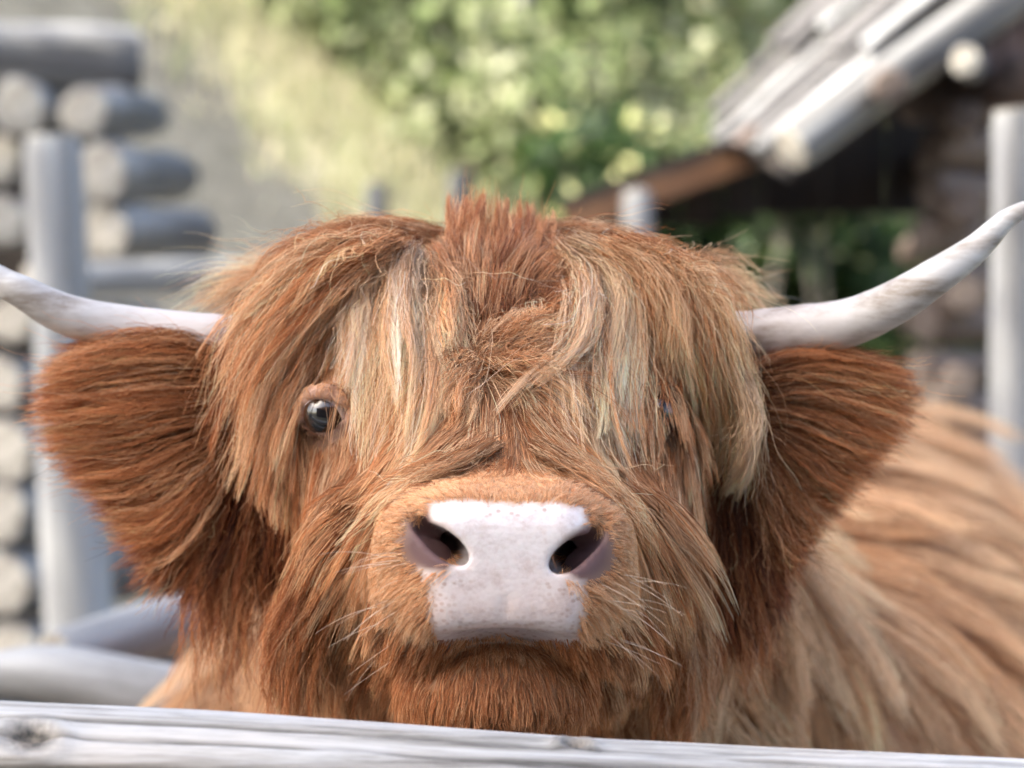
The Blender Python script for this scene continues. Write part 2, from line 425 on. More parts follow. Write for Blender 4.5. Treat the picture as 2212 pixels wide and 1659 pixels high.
box_piece('lining_board', (-2.33, 6.62, 1.0), (2.5, .04, 2.0), M['dark_board'], lc)
# leaning grey post in front of it
pp = empty('leaning_post', P(165, 1450, 5.0)); tag(pp, 'pale grey leaning post in front of the stacked logs', 'post')
pp.location.z = 0
a = P(112, 300, 5.0); b_ = P(185, 1500, 4.95); b0 = a + (b_ - a) * ((0 - a[2]) / (b_[2] - a[2]))
log_piece('shaft', b0 - [0, 0, .0], a, .072, .055, M['pale_log'], pp, True, .08)
# slanting and lying rails at lower left
rl = log_piece('slanting_rail', P(120, 1425, 3.0), P(760, 1215, 3.4), .034, .032, M['pale_log'], None, True, .05, bend=.01)
tag(rl, 'pale slanting rail seen behind the hanging ear hair', 'rail')
rl = log_piece('lying_rail', P(-260, 1440, 2.9), P(420, 1500, 2.75), .022, .034, M['pale_log'], None, True, .07, bend=-.03)
tag(rl, 'pale curved pole low at the left edge', 'rail')

# two small posts on the bank
for px, py0, y, r, lab in [(815, 398, 9.6, .045, 'slim grey post on the bank, left of the two'), (995, 372, 9.3, .052, 'thicker grey post on the bank behind the hair tuft')]:
    top = P(px, py0, y); zb = float(terrain(top[0], y))
    o = log_piece('bank_post', (top[0], y, zb - .1), top, r, r * .9, M['slate_log'], None, True, endmat='dark_end')
    tag(o, lab, 'post', 'posts on the bank')

# ------------------------------------------------------------------ shed on the right
sh = empty('wooden_shed', (1.0, 5.6, 0)); tag(sh, 'old log shed with grey board roof at upper right', 'shed')
fb, ft = P(1690, 335, 5.2), P(2190, -60, 5.2)
bb, bt = P(1545, 262, 6.5), P(1860, -60, 6.5)
# roof boards run up the slope, each one a part
nb = 9
for i in range(nb):
    for half in range(2):
        u0, u1 = i / nb, (i + 1) / nb - .012
        s0, s1 = (0, .55) if half == 0 else (.5, 1.35)
        off = .018 * half + rng.uniform(0, .035)
        def rp(u, s): return (fb * (1 - u) + bb * u) * (1 - s) + (ft * (1 - u) + bt * u) * s
        nrm = np.cross(rp(0, 1) - rp(0, 0), rp(1, 0) - rp(0, 0)); nrm /= np.linalg.norm(nrm); nrm *= np.sign(nrm[2])
        j0 = rng.uniform(-.11, .04); cor = [rp(u0, s0 + j0), rp(u1, s0 + j0 + rng.uniform(-.04, .04)), rp(u1 + rng.uniform(-.015, .015), s1), rp(u0, s1)]
        V = [c + nrm * off for c in cor] + [c + nrm * (off + .016) for c in cor]
        Q = [(0, 1, 2, 3), (7, 6, 5, 4), (0, 4, 5, 1), (1, 5, 6, 2), (2, 6, 7, 3), (3, 7, 4, 0)]
        link('roof_board', mesh_from('roof_board', V, Q, False), sh, M[['shingle', 'shingle', 'brown_log', 'grey_log'][rng.integers(0, 4)]])
# rafter log along the near verge, end towards the camera
log_piece('rafter', P(1712, 322, 4.95), P(2330, -120, 5.35), .042, .05, M['grey_log'], sh)
log_piece('purlin', P(1925, 185, 4.95), P(1800, 150, 6.6), .035, .035, M['brown_log'], sh, endmat='dark_end')
log_piece('rafter', P(1600, 330, 6.2), P(2100, 30, 6.3), .05, .05, M['dark_board'], sh)
# lower roof: ginger fascia board with dark planks behind and under it
A, B = P(1215, 472, 6.0), P(1720, 288, 6.0)
d = (B - A); L = np.linalg.norm(d); up = np.array([0, 0, 1.0])
def slab(name, corners, th, mat):
    c = [np.asarray(q, float) for q in corners]; nrm = np.cross(c[1] - c[0], c[3] - c[0]); nrm /= np.linalg.norm(nrm)
    if nrm[2] < 0: nrm = -nrm
    V = c + [q + nrm * th for q in c]
    return link(name, mesh_from(name, V, [(3, 2, 1, 0), (4, 5, 6, 7), (0, 1, 5, 4), (1, 2, 6, 5), (2, 3, 7, 6), (3, 0, 4, 7)], False), sh, M[mat])
slab('fascia', [A + [0, -.02, -.045], B + [0, -.02, -.045], B + [0, -.02, .012], A + [0, -.02, .012]], .02, 'ginger_board')
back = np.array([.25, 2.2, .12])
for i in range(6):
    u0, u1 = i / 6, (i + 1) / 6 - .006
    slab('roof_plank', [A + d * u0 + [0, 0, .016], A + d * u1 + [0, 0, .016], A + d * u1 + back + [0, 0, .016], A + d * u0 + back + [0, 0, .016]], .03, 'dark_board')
# planks closing the gable under the main roof
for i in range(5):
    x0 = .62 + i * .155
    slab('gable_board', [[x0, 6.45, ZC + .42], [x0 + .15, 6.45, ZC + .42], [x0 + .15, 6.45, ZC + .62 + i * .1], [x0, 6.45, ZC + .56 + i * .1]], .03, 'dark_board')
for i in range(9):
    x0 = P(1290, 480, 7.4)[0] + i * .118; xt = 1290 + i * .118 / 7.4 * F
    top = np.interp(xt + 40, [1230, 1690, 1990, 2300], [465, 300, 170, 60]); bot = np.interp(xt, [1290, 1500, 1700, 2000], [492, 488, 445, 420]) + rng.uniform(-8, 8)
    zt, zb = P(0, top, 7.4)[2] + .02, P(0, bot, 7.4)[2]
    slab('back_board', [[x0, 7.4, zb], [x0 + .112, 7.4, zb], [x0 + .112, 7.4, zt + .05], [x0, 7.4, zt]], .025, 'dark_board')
# dark soffit under the main roof
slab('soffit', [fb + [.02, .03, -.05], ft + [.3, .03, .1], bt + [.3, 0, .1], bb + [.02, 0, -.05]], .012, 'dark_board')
# posts
log_piece('post', (P(1372, 560, 5.9)[0], 5.9, 0), P(1378, 415, 5.9), .036, .034, M['pale_log'], sh)
log_piece('beam', P(1960, 215, 5.6), P(2420, 150, 5.1), .05, .05, M['brown_log'], sh, endmat='dark_end')
# log corner: stacked crossing logs
for i in range(15):
    py = 240 + i * 92
    yy = 5.6
    c = P(2050 + rng.uniform(-12, 12), py, yy)
    log_piece('wall_log', c + [-.07, -.16, 0], c + [.9, .55, 0], .044, .046, M['brown_log'], sh, endmat='dark_end')
    if i % 2 == 0:
        log_piece('wall_log', c + [-.02, -.3, -.04], c + [.16, 1.6, -.04], .04, .042, M['brown_log'], sh, endmat='dark_end')
# faded boards of the gable top
for i in range(5):
    a = P(2120 + i * 44, 160, 5.35); log_h = .28
    box_piece('gable_siding', a + [.02, 0, log_h / 2], (.038, .018, log_h), M['pink_board'], sh)
log_piece('peg_log', P(2085, 130, 5.0), P(2110, 150, 5.6), .032, .03, M['grey_log'], sh)
# pale post nearer the camera at the right edge
o = log_piece('gate_post', (P(2200, 800, 4.2)[0], 4.2, 0), P(2200, 245, 4.2), .05, .046, M['pale_log'], None, True, .06)
tag(o, 'pale round post at the right edge behind the horn', 'post')

# ------------------------------------------------------------------ the cow: body surface as a distance field
def ell(p, c, r, R=None):
    q = p - np.asarray(c, np.float32)
    if R is not None: q = q @ np.asarray(R, np.float32)
    r = np.asarray(r, np.float32)
    k0 = np.sqrt(((q / r) ** 2).sum(-1)); k1 = np.sqrt(((q / r ** 2) ** 2).sum(-1)) + 1e-9
    return k0 * (k0 - 1) / k1
def cone(p, a, b, ra, rb):
    a = np.asarray(a, np.float32); b = np.asarray(b, np.float32); ab = b - a
    h = np.clip(((p - a) @ ab) / (ab @ ab), 0, 1)
    return np.linalg.norm(p - a - h[..., None] * ab, axis=-1) - (ra + (rb - ra) * h)
def rbox(p, c, half, r):
    q = np.abs(p - np.asarray(c, np.float32)) - (np.asarray(half, np.float32) - r)
    return np.linalg.norm(np.maximum(q, 0), axis=-1) + np.minimum(q.max(-1), 0) - r
def smin(a, b, k):
    h = np.clip(.5 + .5 * (b - a) / k, 0, 1); return b + (a - b) * h - k * h * (1 - h)
def smax(a, b, k): return -smin(-a, -b, k)
def rot2(ax, deg):
    return np.array(Matrix.Rotation(math.radians(deg), 3, ax))

EYE_L = P(708, 893, 1.742); EYE_R = P(1412, 893, 1.750)
NOS_L = P(952, 1172, 1.562); NOS_R = P(1243, 1192, 1.562)
def head_sdf(p):
    d = ell(p, P(1058, 762, 1.835), (.112, .115, .072))
    d = smin(d, ell(p, P(1060, 640, 1.87), (.072, .06, .038)), .03)
    d = smin(d, cone(p, P(1062, 880, 1.80), P(1088, 1165, 1.655), .098, .066), .03)
    d = smin(d, ell(p, P(1060, 1235, 1.81), (.130, .13, .108)), .05)
    # orbits and cheekbones
    for e, sg in ((EYE_L, 1), (EYE_R, -1)):
        d = smin(d, ell(p, e + np.array([sg * .020, .030, -.004]), (.040, .040, .040)), .025)
        d = smin(d, cone(p, e + np.array([sg * .026, .045, -.035]), P(1090 - sg * 235, 1150, 1.70), .046, .040), .03)
    mz = rbox(p, P(1090, 1208, 1.622), (.079, .062, .050), .040)
    mz = smin(mz, rbox(p, P(1093, 1222, 1.578), (.056, .026, .045), .0255), .012)
    mz = smin(mz, ell(p, P(900, 1165, 1.585), (.014, .014, .020)), .014)     # nostril wings
    mz = smin(mz, ell(p, P(1290, 1180, 1.585), (.013, .014, .020)), .014)
    mz = smax(mz, -ell(p, P(1085, 1428, 1.565), (.054, .060, .0195)), .008)
    mz = smax(mz, -cone(p, P(1092, 1300, 1.550), P(1090, 1385, 1.552), .0012, .0022), .006)      # groove of the upper lip
    d = smin(d, mz, .018)
    # lip arch: lower corners of the upper lip hang lower
    d = smin(d, ell(p, P(905, 1345, 1.63), (.03, .04, .022)), .02)
    d = smin(d, ell(p, P(1290, 1355, 1.63), (.03, .04, .022)), .02)
    ch = ell(p, P(1070, 1478, 1.648), (.060, .058, .036))
    d = smin(d, ch, .006)
    # nostrils: comma shaped openings running in and back
    for c, s, w_ in ((NOS_L, 1, 1.0), (NOS_R, -1, .9)):
        R = rot2('Y', s * 38)
        n_ = ell(p, c + np.array([s * .004, .004, -.002]), (.0180 * w_, .020, .0088), R)
        n_ = smin(n_, cone(p, c + np.array([s * .009, .006, -.007]), c + np.array([s * .003, .05, .005]), .0088, .006), .006)
        n_ = smin(n_, cone(p, c + np.array([-s * .0155, .002, .016]), c + np.array([-s * .006, .010, .0]), .0035, .006), .007)
        d = smax(d, -n_, .006)
        d = smin(d, cone(p, c + np.array([-s * .011, .013, -.003]), c + np.array([s * .002, .022, -.006]), .0045, .003), .008)  # inner fold
    # eye sockets with lids
    for e, sg in ((EYE_L, 1), (EYE_R, -1)):
        d = smax(d, -ell(p, e + np.array([-sg * .001, -.006, 0]), (.0180, .019, .0150)), .005)
        arc = [np.array(q) * [1.12 * sg, 1.17, 1.06] for q in ((.0155, -.0085, .001), (.0105, -.0125, .0095), (.001, -.012, .0145), (-.009, -.006, .0125), (-.016, .003, .004), (-.0165, .004, -.006))]
        for q0, q1, ra, rb in zip(arc[:-1], arc[1:], (.0035, .0045, .0052, .0050, .0042), (.0045, .0052, .0050, .0042, .0035)):
            d = smin(d, cone(p, e + q0, e + q1, ra, rb), .004)
        low = [np.array(q) * [1.12 * sg, 1.10, 1.0] for q in ((.0155, -.0085, .001), (.009, -.011, -.0085), (-.001, -.009, -.0135), (-.010, -.003, -.0115), (-.0165, .004, -.006))]
        for q0, q1 in zip(low[:-1], low[1:]):
            d = smin(d, cone(p, e + q0, e + q1, .0024, .0024), .004)
    return d
LEGS = [(-.16, 2.42, .055), (.30, 2.50, .055), (.18, 3.72, .06), (.68, 3.72, .06)]
def body_sdf(p):
    d = cone(p, P(1075, 1020, 1.93), (.09, 2.40, ZC - .36), .140, .25)
    b = ell(p, (.04, 2.50, ZC - .49), (.41, .36, .35))
    b = smin(b, ell(p, (.31, 3.10, ZC - .42), (.35, .80, .36)), .10)
    b = smin(b, ell(p, (.44, 3.65, ZC - .40), (.33, .36, .36)), .10)
    return smin(d, b, .08)
def leg_sdf(p):
    d = None
    for x, y, r in LEGS:
        fx = x + (.0 if y < 3 else .02)
        q = cone(p, (x, y, .60), (fx, y, .33), .10 if y < 3 else .13, r * 1.1)
        q = smin(q, cone(p, (fx, y, .33), (fx, y + .01, .07), r * .95, r * .8), .03)
        q = smin(q, cone(p, (fx, y, .05), (fx, y - .02, .035), r * 1.05, r * 1.1), .02)
        d = q if d is None else np.minimum(d, q)
    return d
def full_sdf(p):
    """each region's terms only where they can reach"""
    f_ = np.full(p.shape[:-1], 1.0, np.float32)
    hm = (p[..., 1] < 2.06) & (p[..., 2] > .82) & (np.abs(p[..., 0]) < .24); f_[hm] = head_sdf(p[hm])
    bm_ = p[..., 1] > 1.74; q = p[bm_]
    if len(q): f_[bm_] = smin(f_[bm_], body_sdf(q), .06)
    lm = (p[..., 1] > 2.1) & (p[..., 2] < .85); q = p[lm]
    if len(q): f_[lm] = smin(f_[lm], leg_sdf(q), .05)
    return f_

def axis_grid(stops):
    """stops: list of (position, spacing from here on)"""
    out = []
    for (a, s), (b, _) in zip(stops[:-1], stops[1:]):
        k = max(1, int(round((b - a) / s))); out.append(a + (b - a) * np.arange(k) / k)
    return np.concatenate(out + [[stops[-1][0]]])

gxs = axis_grid([(-.52, .022), (-.17, .005), (-.078, .0021), (.072, .005), (.15, .01), (.2, .022), (.92, 0)])
gys = axis_grid([(1.50, .0021), (1.66, .004), (1.78, .006), (1.95, .02), (4.2, 0)])
gzs = axis_grid([(-.02, .022), (.84, .006), (.945, .0021), (1.105, .004), (1.28, 0)])

def surface_nets(f, xs, ys, zs):
    s = f < 0; nx, ny, nz = f.shape
    cnt = np.zeros((nx - 1, ny - 1, nz - 1), np.uint8)
    for dx in (0, 1):
        for dy in (0, 1):
            for dz in (0, 1):
                cnt += s[dx:nx - 1 + dx, dy:ny - 1 + dy, dz:nz - 1 + dz]
    act = (cnt > 0) & (cnt < 8); ids = np.full(cnt.shape, -1, np.int32); I = np.argwhere(act); ids[act] = np.arange(len(I))
    corners = [(dx, dy, dz) for dx in (0, 1) for dy in (0, 1) for dz in (0, 1)]
    val = np.stack([f[I[:, 0] + c[0], I[:, 1] + c[1], I[:, 2] + c[2]] for c in corners], 1)
    pos = np.stack([np.stack([xs[I[:, 0] + c[0]], ys[I[:, 1] + c[1]], zs[I[:, 2] + c[2]]], 1) for c in corners], 1)
    acc = np.zeros((len(I), 3)); k = np.zeros(len(I))
    for a in range(8):
        for b in range(a + 1, 8):
            if sum(abs(corners[a][i] - corners[b][i]) for i in range(3)) != 1: continue
            m = (val[:, a] < 0) != (val[:, b] < 0); va, vb = val[m, a], val[m, b]
            t_ = (va / (va - vb))[:, None]; acc[m] += pos[m, a] * (1 - t_) + pos[m, b] * t_; k[m] += 1
    V = acc / k[:, None]; Q = []
    for ax in range(3):
        o = [slice(None)] * 3; o2 = [slice(None)] * 3; o[ax] = slice(0, -1); o2[ax] = slice(1, None)
        ch = s[tuple(o)] != s[tuple(o2)]; E = np.argwhere(ch); b1, b2 = (ax + 1) % 3, (ax + 2) % 3
        ok = (E[:, b1] > 0) & (E[:, b2] > 0) & (E[:, b1] < f.shape[b1] - 1) & (E[:, b2] < f.shape[b2] - 1); E = E[ok]
        q = []
        for d1, d2 in ((1, 1), (0, 1), (0, 0), (1, 0)):
            c = E.copy(); c[:, b1] -= d1; c[:, b2] -= d2; q.append(ids[c[:, 0], c[:, 1], c[:, 2]])
        q = np.stack(q, 1); inside = s[E[:, 0], E[:, 1], E[:, 2]]; q[~inside] = q[~inside][:, ::-1]; Q.append(q)
    return V, np.vstack(Q)

f = np.empty((len(gxs), len(gys), len(gzs)), np.float32)
for j0 in range(0, len(gys), 16):
    yy = gys[j0:j0 + 16]
    p = np.stack(np.meshgrid(gxs, yy, gzs, indexing='ij'), -1).astype(np.float32)
    f[:, j0:j0 + 16] = full_sdf(p)
bodyV, bodyQ = surface_nets(f, gxs, gys, gzs); del f

def grad(sdf, p, e=.0012):
    g = np.stack([sdf(p + np.eye(3, dtype=np.float32)[i] * e) - sdf(p - np.eye(3, dtype=np.float32)[i] * e) for i in range(3)], -1)
    return g / (np.linalg.norm(g, axis=-1, keepdims=True) + 1e-9)

from mathutils.bvhtree import BVHTree
_hq = bodyQ[(bodyV[bodyQ[:, 0], 1] < 2.05)]
_u, _inv = np.unique(_hq, return_inverse=True)
BVH = BVHTree.FromPolygons(bodyV[_u].tolist(), _inv.reshape(_hq.shape).tolist())
def hit(px, py, lift=0.0, ydef=None):
    """where the view ray of a picture position meets the head; lift moves the point off the skin; ydef where it misses"""
    o = Vector((0, 0, ZC)); d = (Vector(P(px, py, 1.0)) - o).normalized()
    loc, nrm, i, dist = BVH.ray_cast(o, d, 2.1)
    if loc is None: return P(px, py, ydef if ydef else 1.82), False
    return np.array(loc) + np.array(nrm) * lift, True

def to_px(p):
    return 1106 + p[..., 0] / p[..., 1] * F, 829.5 - (p[..., 2] - ZC) / p[..., 1] * F

# skin colours in zones of the head itself
def poly_sd(px, py, poly):
    poly = np.array(poly, float); n = len(poly); d = np.full(px.shape, 1e9); inside = np.zeros(px.shape, bool)
    for i in range(n):
        a, b = poly[i], poly[(i + 1) % n]; e = b - a
        wx, wy = px - a[0], py - a[1]; h = np.clip((wx * e[0] + wy * e[1]) / (e @ e), 0, 1)
        d = np.minimum(d, np.hypot(wx - e[0] * h, wy - e[1] * h))
        c = ((a[1] > py) != (b[1] > py)) & (px < (b[0] - a[0]) * (py - a[1]) / (b[1] - a[1] + 1e-12) + a[0]); inside ^= c
    return np.where(inside, -d, d)
PAD = [(927, 1088), (1000, 1082), (1100, 1090), (1200, 1088), (1258, 1098), (1268, 1130), (1225, 1160), (1195, 1200), (1215, 1240), (1258, 1258),
       (1262, 1330), (1254, 1385), (1232, 1418), (1165, 1392), (1080, 1378), (1000, 1386), (958, 1412), (936, 1380), (928, 1330), (925, 1262), (905, 1230), (960, 1238), (1003, 1205), (990, 1165), (935, 1125)]
def zones(V):
    px, py = to_px(V); front = V[:, 1] < 1.665
    sd = poly_sd(px, py, PAD)
    sd = sd + 3 * np.sin(px * .11 + 2 * np.sin(py * .07)) * np.sin(py * .13 + 1) * np.where((py > 1250) | (py < 1110), 1, .3)
    pad = np.where(front, np.clip(.5 - sd / np.where(py > 1250, 38.0, 18.0), 0, 1), 0)
    nos = np.zeros(len(V))
    for c, s in ((NOS_L, 1), (NOS_R, -1)):
        q = V - (c + np.array([-s * .003, .006, 0])); nos = np.maximum(nos, np.clip(1.7 - np.sqrt((q[:, 0] / .026) ** 2 + (q[:, 1] / .10) ** 2 + (q[:, 2] / .024) ** 2) * 1.25, 0, 1) * front)
    rim = np.clip(1 - np.abs(sd) / 30, 0, 1)
    return pad, nos, rim
pad, nos, rim = zones(bodyV)
base = np.tile(np.array([.30, .145, .07]), (len(bodyV), 1))
px_, py_ = to_px(bodyV)
mzl = np.clip(1.25 - np.hypot((px_ - 1090) / 330, (py_ - 1215) / 215), 0, 1) * (bodyV[:, 1] < 1.68)
mzl = np.clip(mzl * 3, 0, 1)[:, None]
c = base * (1 - mzl) + np.array([.48, .29, .17]) * mzl
nz_ = nos[:, None] * (1 - pad[:, None] * .9)
c = c * (1 - nz_) + np.array([.15, .088, .088]) * nz_
padm = np.where(poly_sd(px_, py_, PAD) < 12, pad, 0)[:, None]
lowp = np.clip((py_ - 1190) / 120, 0, 1)[:, None]
c = c * (1 - padm) + (np.array([.73, .68, .68]) * (1 - lowp) + np.array([.64, .55, .53]) * lowp) * padm  # lower pad pinker, also darkened to imitate shading from its curve
for e in (EYE_L, EYE_R):
    r = np.linalg.norm(bodyV - e, axis=1); k = np.clip((.028 - r) / .005, 0, 1)[:, None]; lw = np.clip((e[2] - .002 - bodyV[:, 2]) / .006, 0, 1)[:, None]; c = c * (1 - k) + ((np.array([.58, .37, .29]) if e[0] < 0 else np.array([.14, .07, .04])) * (1 - lw) + np.array([.10, .045, .028]) * lw) * k
me = mesh_from('body', bodyV, bodyQ)
ca = me.attributes.new('tint', 'FLOAT_COLOR', 'POINT'); ca.data.foreach_set('color', np.hstack([c, np.ones((len(c), 1))]).astype(np.float32).ravel())
pa = me.attributes.new('pad', 'FLOAT', 'POINT'); pa.data.foreach_set('value', padm[:, 0].astype(np.float32))
edge = np.clip(1 - (-poly_sd(px_, py_, PAD)) / 75, 0, 1) * padm[:, 0] * np.where((py_ > 1250) | ((py_ < 1115) & (px_ > 1040) & (px_ < 1210)), 1, 0)
ea = me.attributes.new('edge', 'FLOAT', 'POINT'); ea.data.foreach_set('value', edge.astype(np.float32))

skin, t, b, a_ = attr_mat('skin', 'tint', .5)
pn = t.nodes.new('ShaderNodeAttribute'); pn.attribute_name = 'pad'
en = t.nodes.new('ShaderNodeAttribute'); en.attribute_name = 'edge'
tc = t.nodes.new('ShaderNodeTexCoord')
vo = t.nodes.new('ShaderNodeTexVoronoi'); vo.inputs['Scale'].default_value = 230; vo.feature = 'F1'
mpv = t.nodes.new('ShaderNodeMapping'); mpv.inputs['Scale'].default_value = (1, .6, 1.25)
t.links.new(tc.outputs['Object'], mpv.inputs[0]); t.links.new(mpv.outputs[0], vo.inputs['Vector'])
spot = ramp(t, vo.outputs['Distance'], [(.0, (1, 1, 1)), (.24, (.9, .9, .9)), (.42, (0, 0, 0))])
spk = mth('MULTIPLY', mth('MULTIPLY', spot, en.outputs['Fac']), .8, True)
dark = t.nodes.new('ShaderNodeRGB'); dark.outputs[0].default_value = (.36, .20, .14, 1)
mot = ramp(t, tex_noise(t, 90, 8, .75), [(.35, (.80, .73, .71)), (.52, (.97, .95, .95)), (.62, (1, 1, 1))])
mm = t.nodes.new('ShaderNodeMix'); mm.data_type = 'RGBA'; mm.blend_type = 'MULTIPLY'
t.links.new(pn.outputs['Fac'], mm.inputs[0]); t.links.new(a_.outputs['Color'], mm.inputs[6]); t.links.new(mot, mm.inputs[7])
t.links.new(mixc(spk, mm.outputs[2], dark.outputs[0]), b.inputs['Base Color'])
b.inputs['Subsurface Weight'].default_value = .12; b.inputs['Subsurface Radius'].default_value = (.006, .0025, .0015); b.inputs['Subsurface Scale'].default_value = 1.0
wr = t.nodes.new('ShaderNodeTexVoronoi'); wr.inputs['Scale'].default_value = 300; wr.feature = 'F1'
mpw = t.nodes.new('ShaderNodeMapping'); mpw.inputs['Scale'].default_value = (.9, 1, 1.1)
t.links.new(tc.outputs['Object'], mpw.inputs[0]); t.links.new(mpw.outputs[0], wr.inputs['Vector'])
bp = t.nodes.new('ShaderNodeBump'); bp.inputs['Distance'].default_value = .0016; bp.invert = True
t.links.new(mth('MULTIPLY', pn.outputs['Fac'], .17), bp.inputs['Strength'])
t.links.new(wr.outputs['Distance'], bp.inputs['Height']); t.links.new(bp.outputs[0], b.inputs['Normal'])
b.inputs['Roughness'].default_value = .38; t.links.new(mth('MULTIPLY', pn.outputs['Fac'], .25), b.inputs['Coat Weight']); t.links.new(mth('ADD', mth('MULTIPLY', pn.outputs['Fac'], .35), .15), b.inputs['Specular IOR Level']); b.inputs['Coat Roughness'].default_value = .22

cow = empty('highland_cow', (.15, 2.5, 0)); tag(cow, 'shaggy ginger highland cow with long pale horns looking over the rail', 'cow')
body = link('body', me, cow, skin)

# horns
def horn(pts, name='horn'):
    """pts: (px, py, Y, diameter in picture units)"""
    pos = np.array([P(a, b, y) for a, b, y, d in pts]); rad = np.array([d * .5 / F * y for a, b, y, d in pts])
    pr = catmull(np.hstack([pos, rad[:, None]]), 70)
    path, r = pr[:, :3], np.maximum(pr[:, 3], .0008)
    k = np.arange(70); r = r * (1 + .006 * np.sin(k * .5) + .004 * np.sin(k * 1.3 + 1) + .012 * np.sin(k * 2.1) * np.exp(-k / 22.0))
    path = path + 0 * np.stack([.0008 * np.sin(k * .5), .001 * np.cos(k * .7), .001 * np.sin(k * .8 + 2)], 1)
    V, Q = tube(path, r, 28)
    V = np.vstack([V, path[-1] + (path[-1] - path[-2])]); tip = len(V) - 1
    bm = bmesh.new(); vs = [bm.verts.new(v) for v in V]
    for q in Q: bm.faces.new([vs[i] for i in q]).smooth = True
    for j in range(28): bm.faces.new([vs[69 * 28 + j], vs[69 * 28 + (j + 1) % 28], vs[tip]]).smooth = True
    bmesh.ops.recalc_face_normals(bm, faces=bm.faces)
    m_ = bpy.data.meshes.new(name); bm.to_mesh(m_); bm.free()
    at = m_.attributes.new('along', 'FLOAT', 'POINT'); at.data.foreach_set('value', np.append(np.repeat(k / 69.0, 28), 1).astype(np.float32))
    return link(name, m_, cow, hornmat)
hornmat, t, b = new_mat('horn')
n1 = tex_noise(t, 22, 8, .7, (.5, 1, 2.2)); n2 = tex_noise(t, 80, 6, .7, (.25, 1, 1.6))
aa = t.nodes.new('ShaderNodeAttribute'); aa.attribute_name = 'along'
c1 = ramp(t, n1, [(.34, (.27, .225, .18)), (.44, (.45, .41, .375)), (.54, (.60, .58, .555)), (.7, (.70, .69, .68))])
c2 = ramp(t, aa.outputs['Fac'], [(.0, (.86, .74, .71)), (.35, (.93, .91, .91)), (.7, (1, 1, 1)), (1.0, (.42, .37, .33))])
mm = t.nodes.new('ShaderNodeMix'); mm.data_type = 'RGBA'; mm.blend_type = 'MULTIPLY'; mm.inputs[0].default_value = 1
t.links.new(c1, mm.inputs[6]); t.links.new(c2, mm.inputs[7]); t.links.new(mm.outputs[2], b.inputs['Base Color'])
b.inputs['Roughness'].default_value = .55
add_bump(t, b, n2, .35, .0015)
horn([(640, 745, 1.85, 118), (480, 735, 1.84, 112), (300, 712, 1.84, 98), (150, 682, 1.83, 90), (50, 632, 1.82, 72), (0, 606, 1.82, 62), (-100, 540, 1.82, 46), (-190, 440, 1.83, 28), (-240, 340, 1.84, 5)])
horn([(1460, 748, 1.87, 128), (1600, 733, 1.86, 122), (1720, 717, 1.84, 116), (1830, 698, 1.82, 106), (1930, 655, 1.80, 95), (2030, 592, 1.79, 80), (2110, 535, 1.79, 62), (2170, 478, 1.79, 46), (2220, 449, 1.79, 33), (2290, 425, 1.80, 18), (2340, 405, 1.80, 4)])

# eyes
eyem, t, b = new_mat('eye_white'); n1 = tex_noise(t, 260, 4, .6, (1, 1, .4))
t.links.new(ramp(t, n1, [(.35, (.38, .28, .28)), (.55, (.62, .58, .62))]), b.inputs['Base Color']); b.inputs['Roughness'].default_value = .12; b.inputs['Coat Weight'].default_value = .6
irism, t, b = new_mat('iris'); b.inputs['Base Color'].default_value = (.035, .018, .012, 1); b.inputs['Roughness'].default_value = .05; b.inputs['Coat Weight'].default_value = 1.0
pupm, t, b = new_mat('pupil'); b.inputs['Base Color'].default_value = (.004, .004, .006, 1); b.inputs['Roughness'].default_value = .04; b.inputs['Coat Weight'].default_value = 1.0
def cap(center, direction, R, ang, nr=10, nseg=32):
    d = Vector(direction).normalized(); rot = d.to_track_quat('Z', 'Y').to_matrix()
    V = [np.array(center) + np.array(d) * R]; 
    for i in range(1, nr + 1):
        th = ang * i / nr
        for j in range(nseg):
            p_ = 2 * math.pi * j / nseg
            V.append(np.array(center) + np.array(rot @ Vector((math.sin(th) * math.cos(p_) * R, math.sin(th) * math.sin(p_) * R, math.cos(th) * R))))
    bm = bmesh.new(); vs = [bm.verts.new(v) for v in V]
    for j in range(nseg): bm.faces.new([vs[0], vs[1 + j], vs[1 + (j + 1) % nseg]]).smooth = True
    for i in range(nr - 1):
        for j in range(nseg):
            bm.faces.new([vs[1 + i * nseg + j], vs[1 + (i + 1) * nseg + j], vs[1 + (i + 1) * nseg + (j + 1) % nseg], vs[1 + i * nseg + (j + 1) % nseg]]).smooth = True
    m_ = bpy.data.meshes.new('cap'); bm.to_mesh(m_); bm.free(); return m_
for e, look in ((EYE_L, (-.36, -.86, -.40)), (EYE_R, (.80, -.55, -.30))):
    ey = link('eye', cap(e, (0, -1, 0), .0165, math.pi * .97, 20), cow, eyem)
    ir = link('iris', cap(e, look, .0168, 1.02), ey, irism)
    link('pupil', cap(e, look, .0170, .62), ey, pupm)

# ------------------------------------------------------------------ hair
def hair_mat(name):
    m, t, b, a = attr_mat(name, 'tint', .45)
    b.inputs['Specular IOR Level'].default_value = .22
    tr = t.nodes.new('ShaderNodeBsdfTranslucent'); mx = t.nodes.new('ShaderNodeMixShader'); mx.inputs[0].default_value = .14
    t.links.new(a.outputs['Color'], tr.inputs[0])
    t.links.new(b.outputs[0], mx.inputs[1]); t.links.new(tr.outputs[0], mx.inputs[2])
    t.links.new(mx.outputs[0], t.nodes['Material Output'].inputs[0])
    return m
M['hair'] = hair_mat('hair')

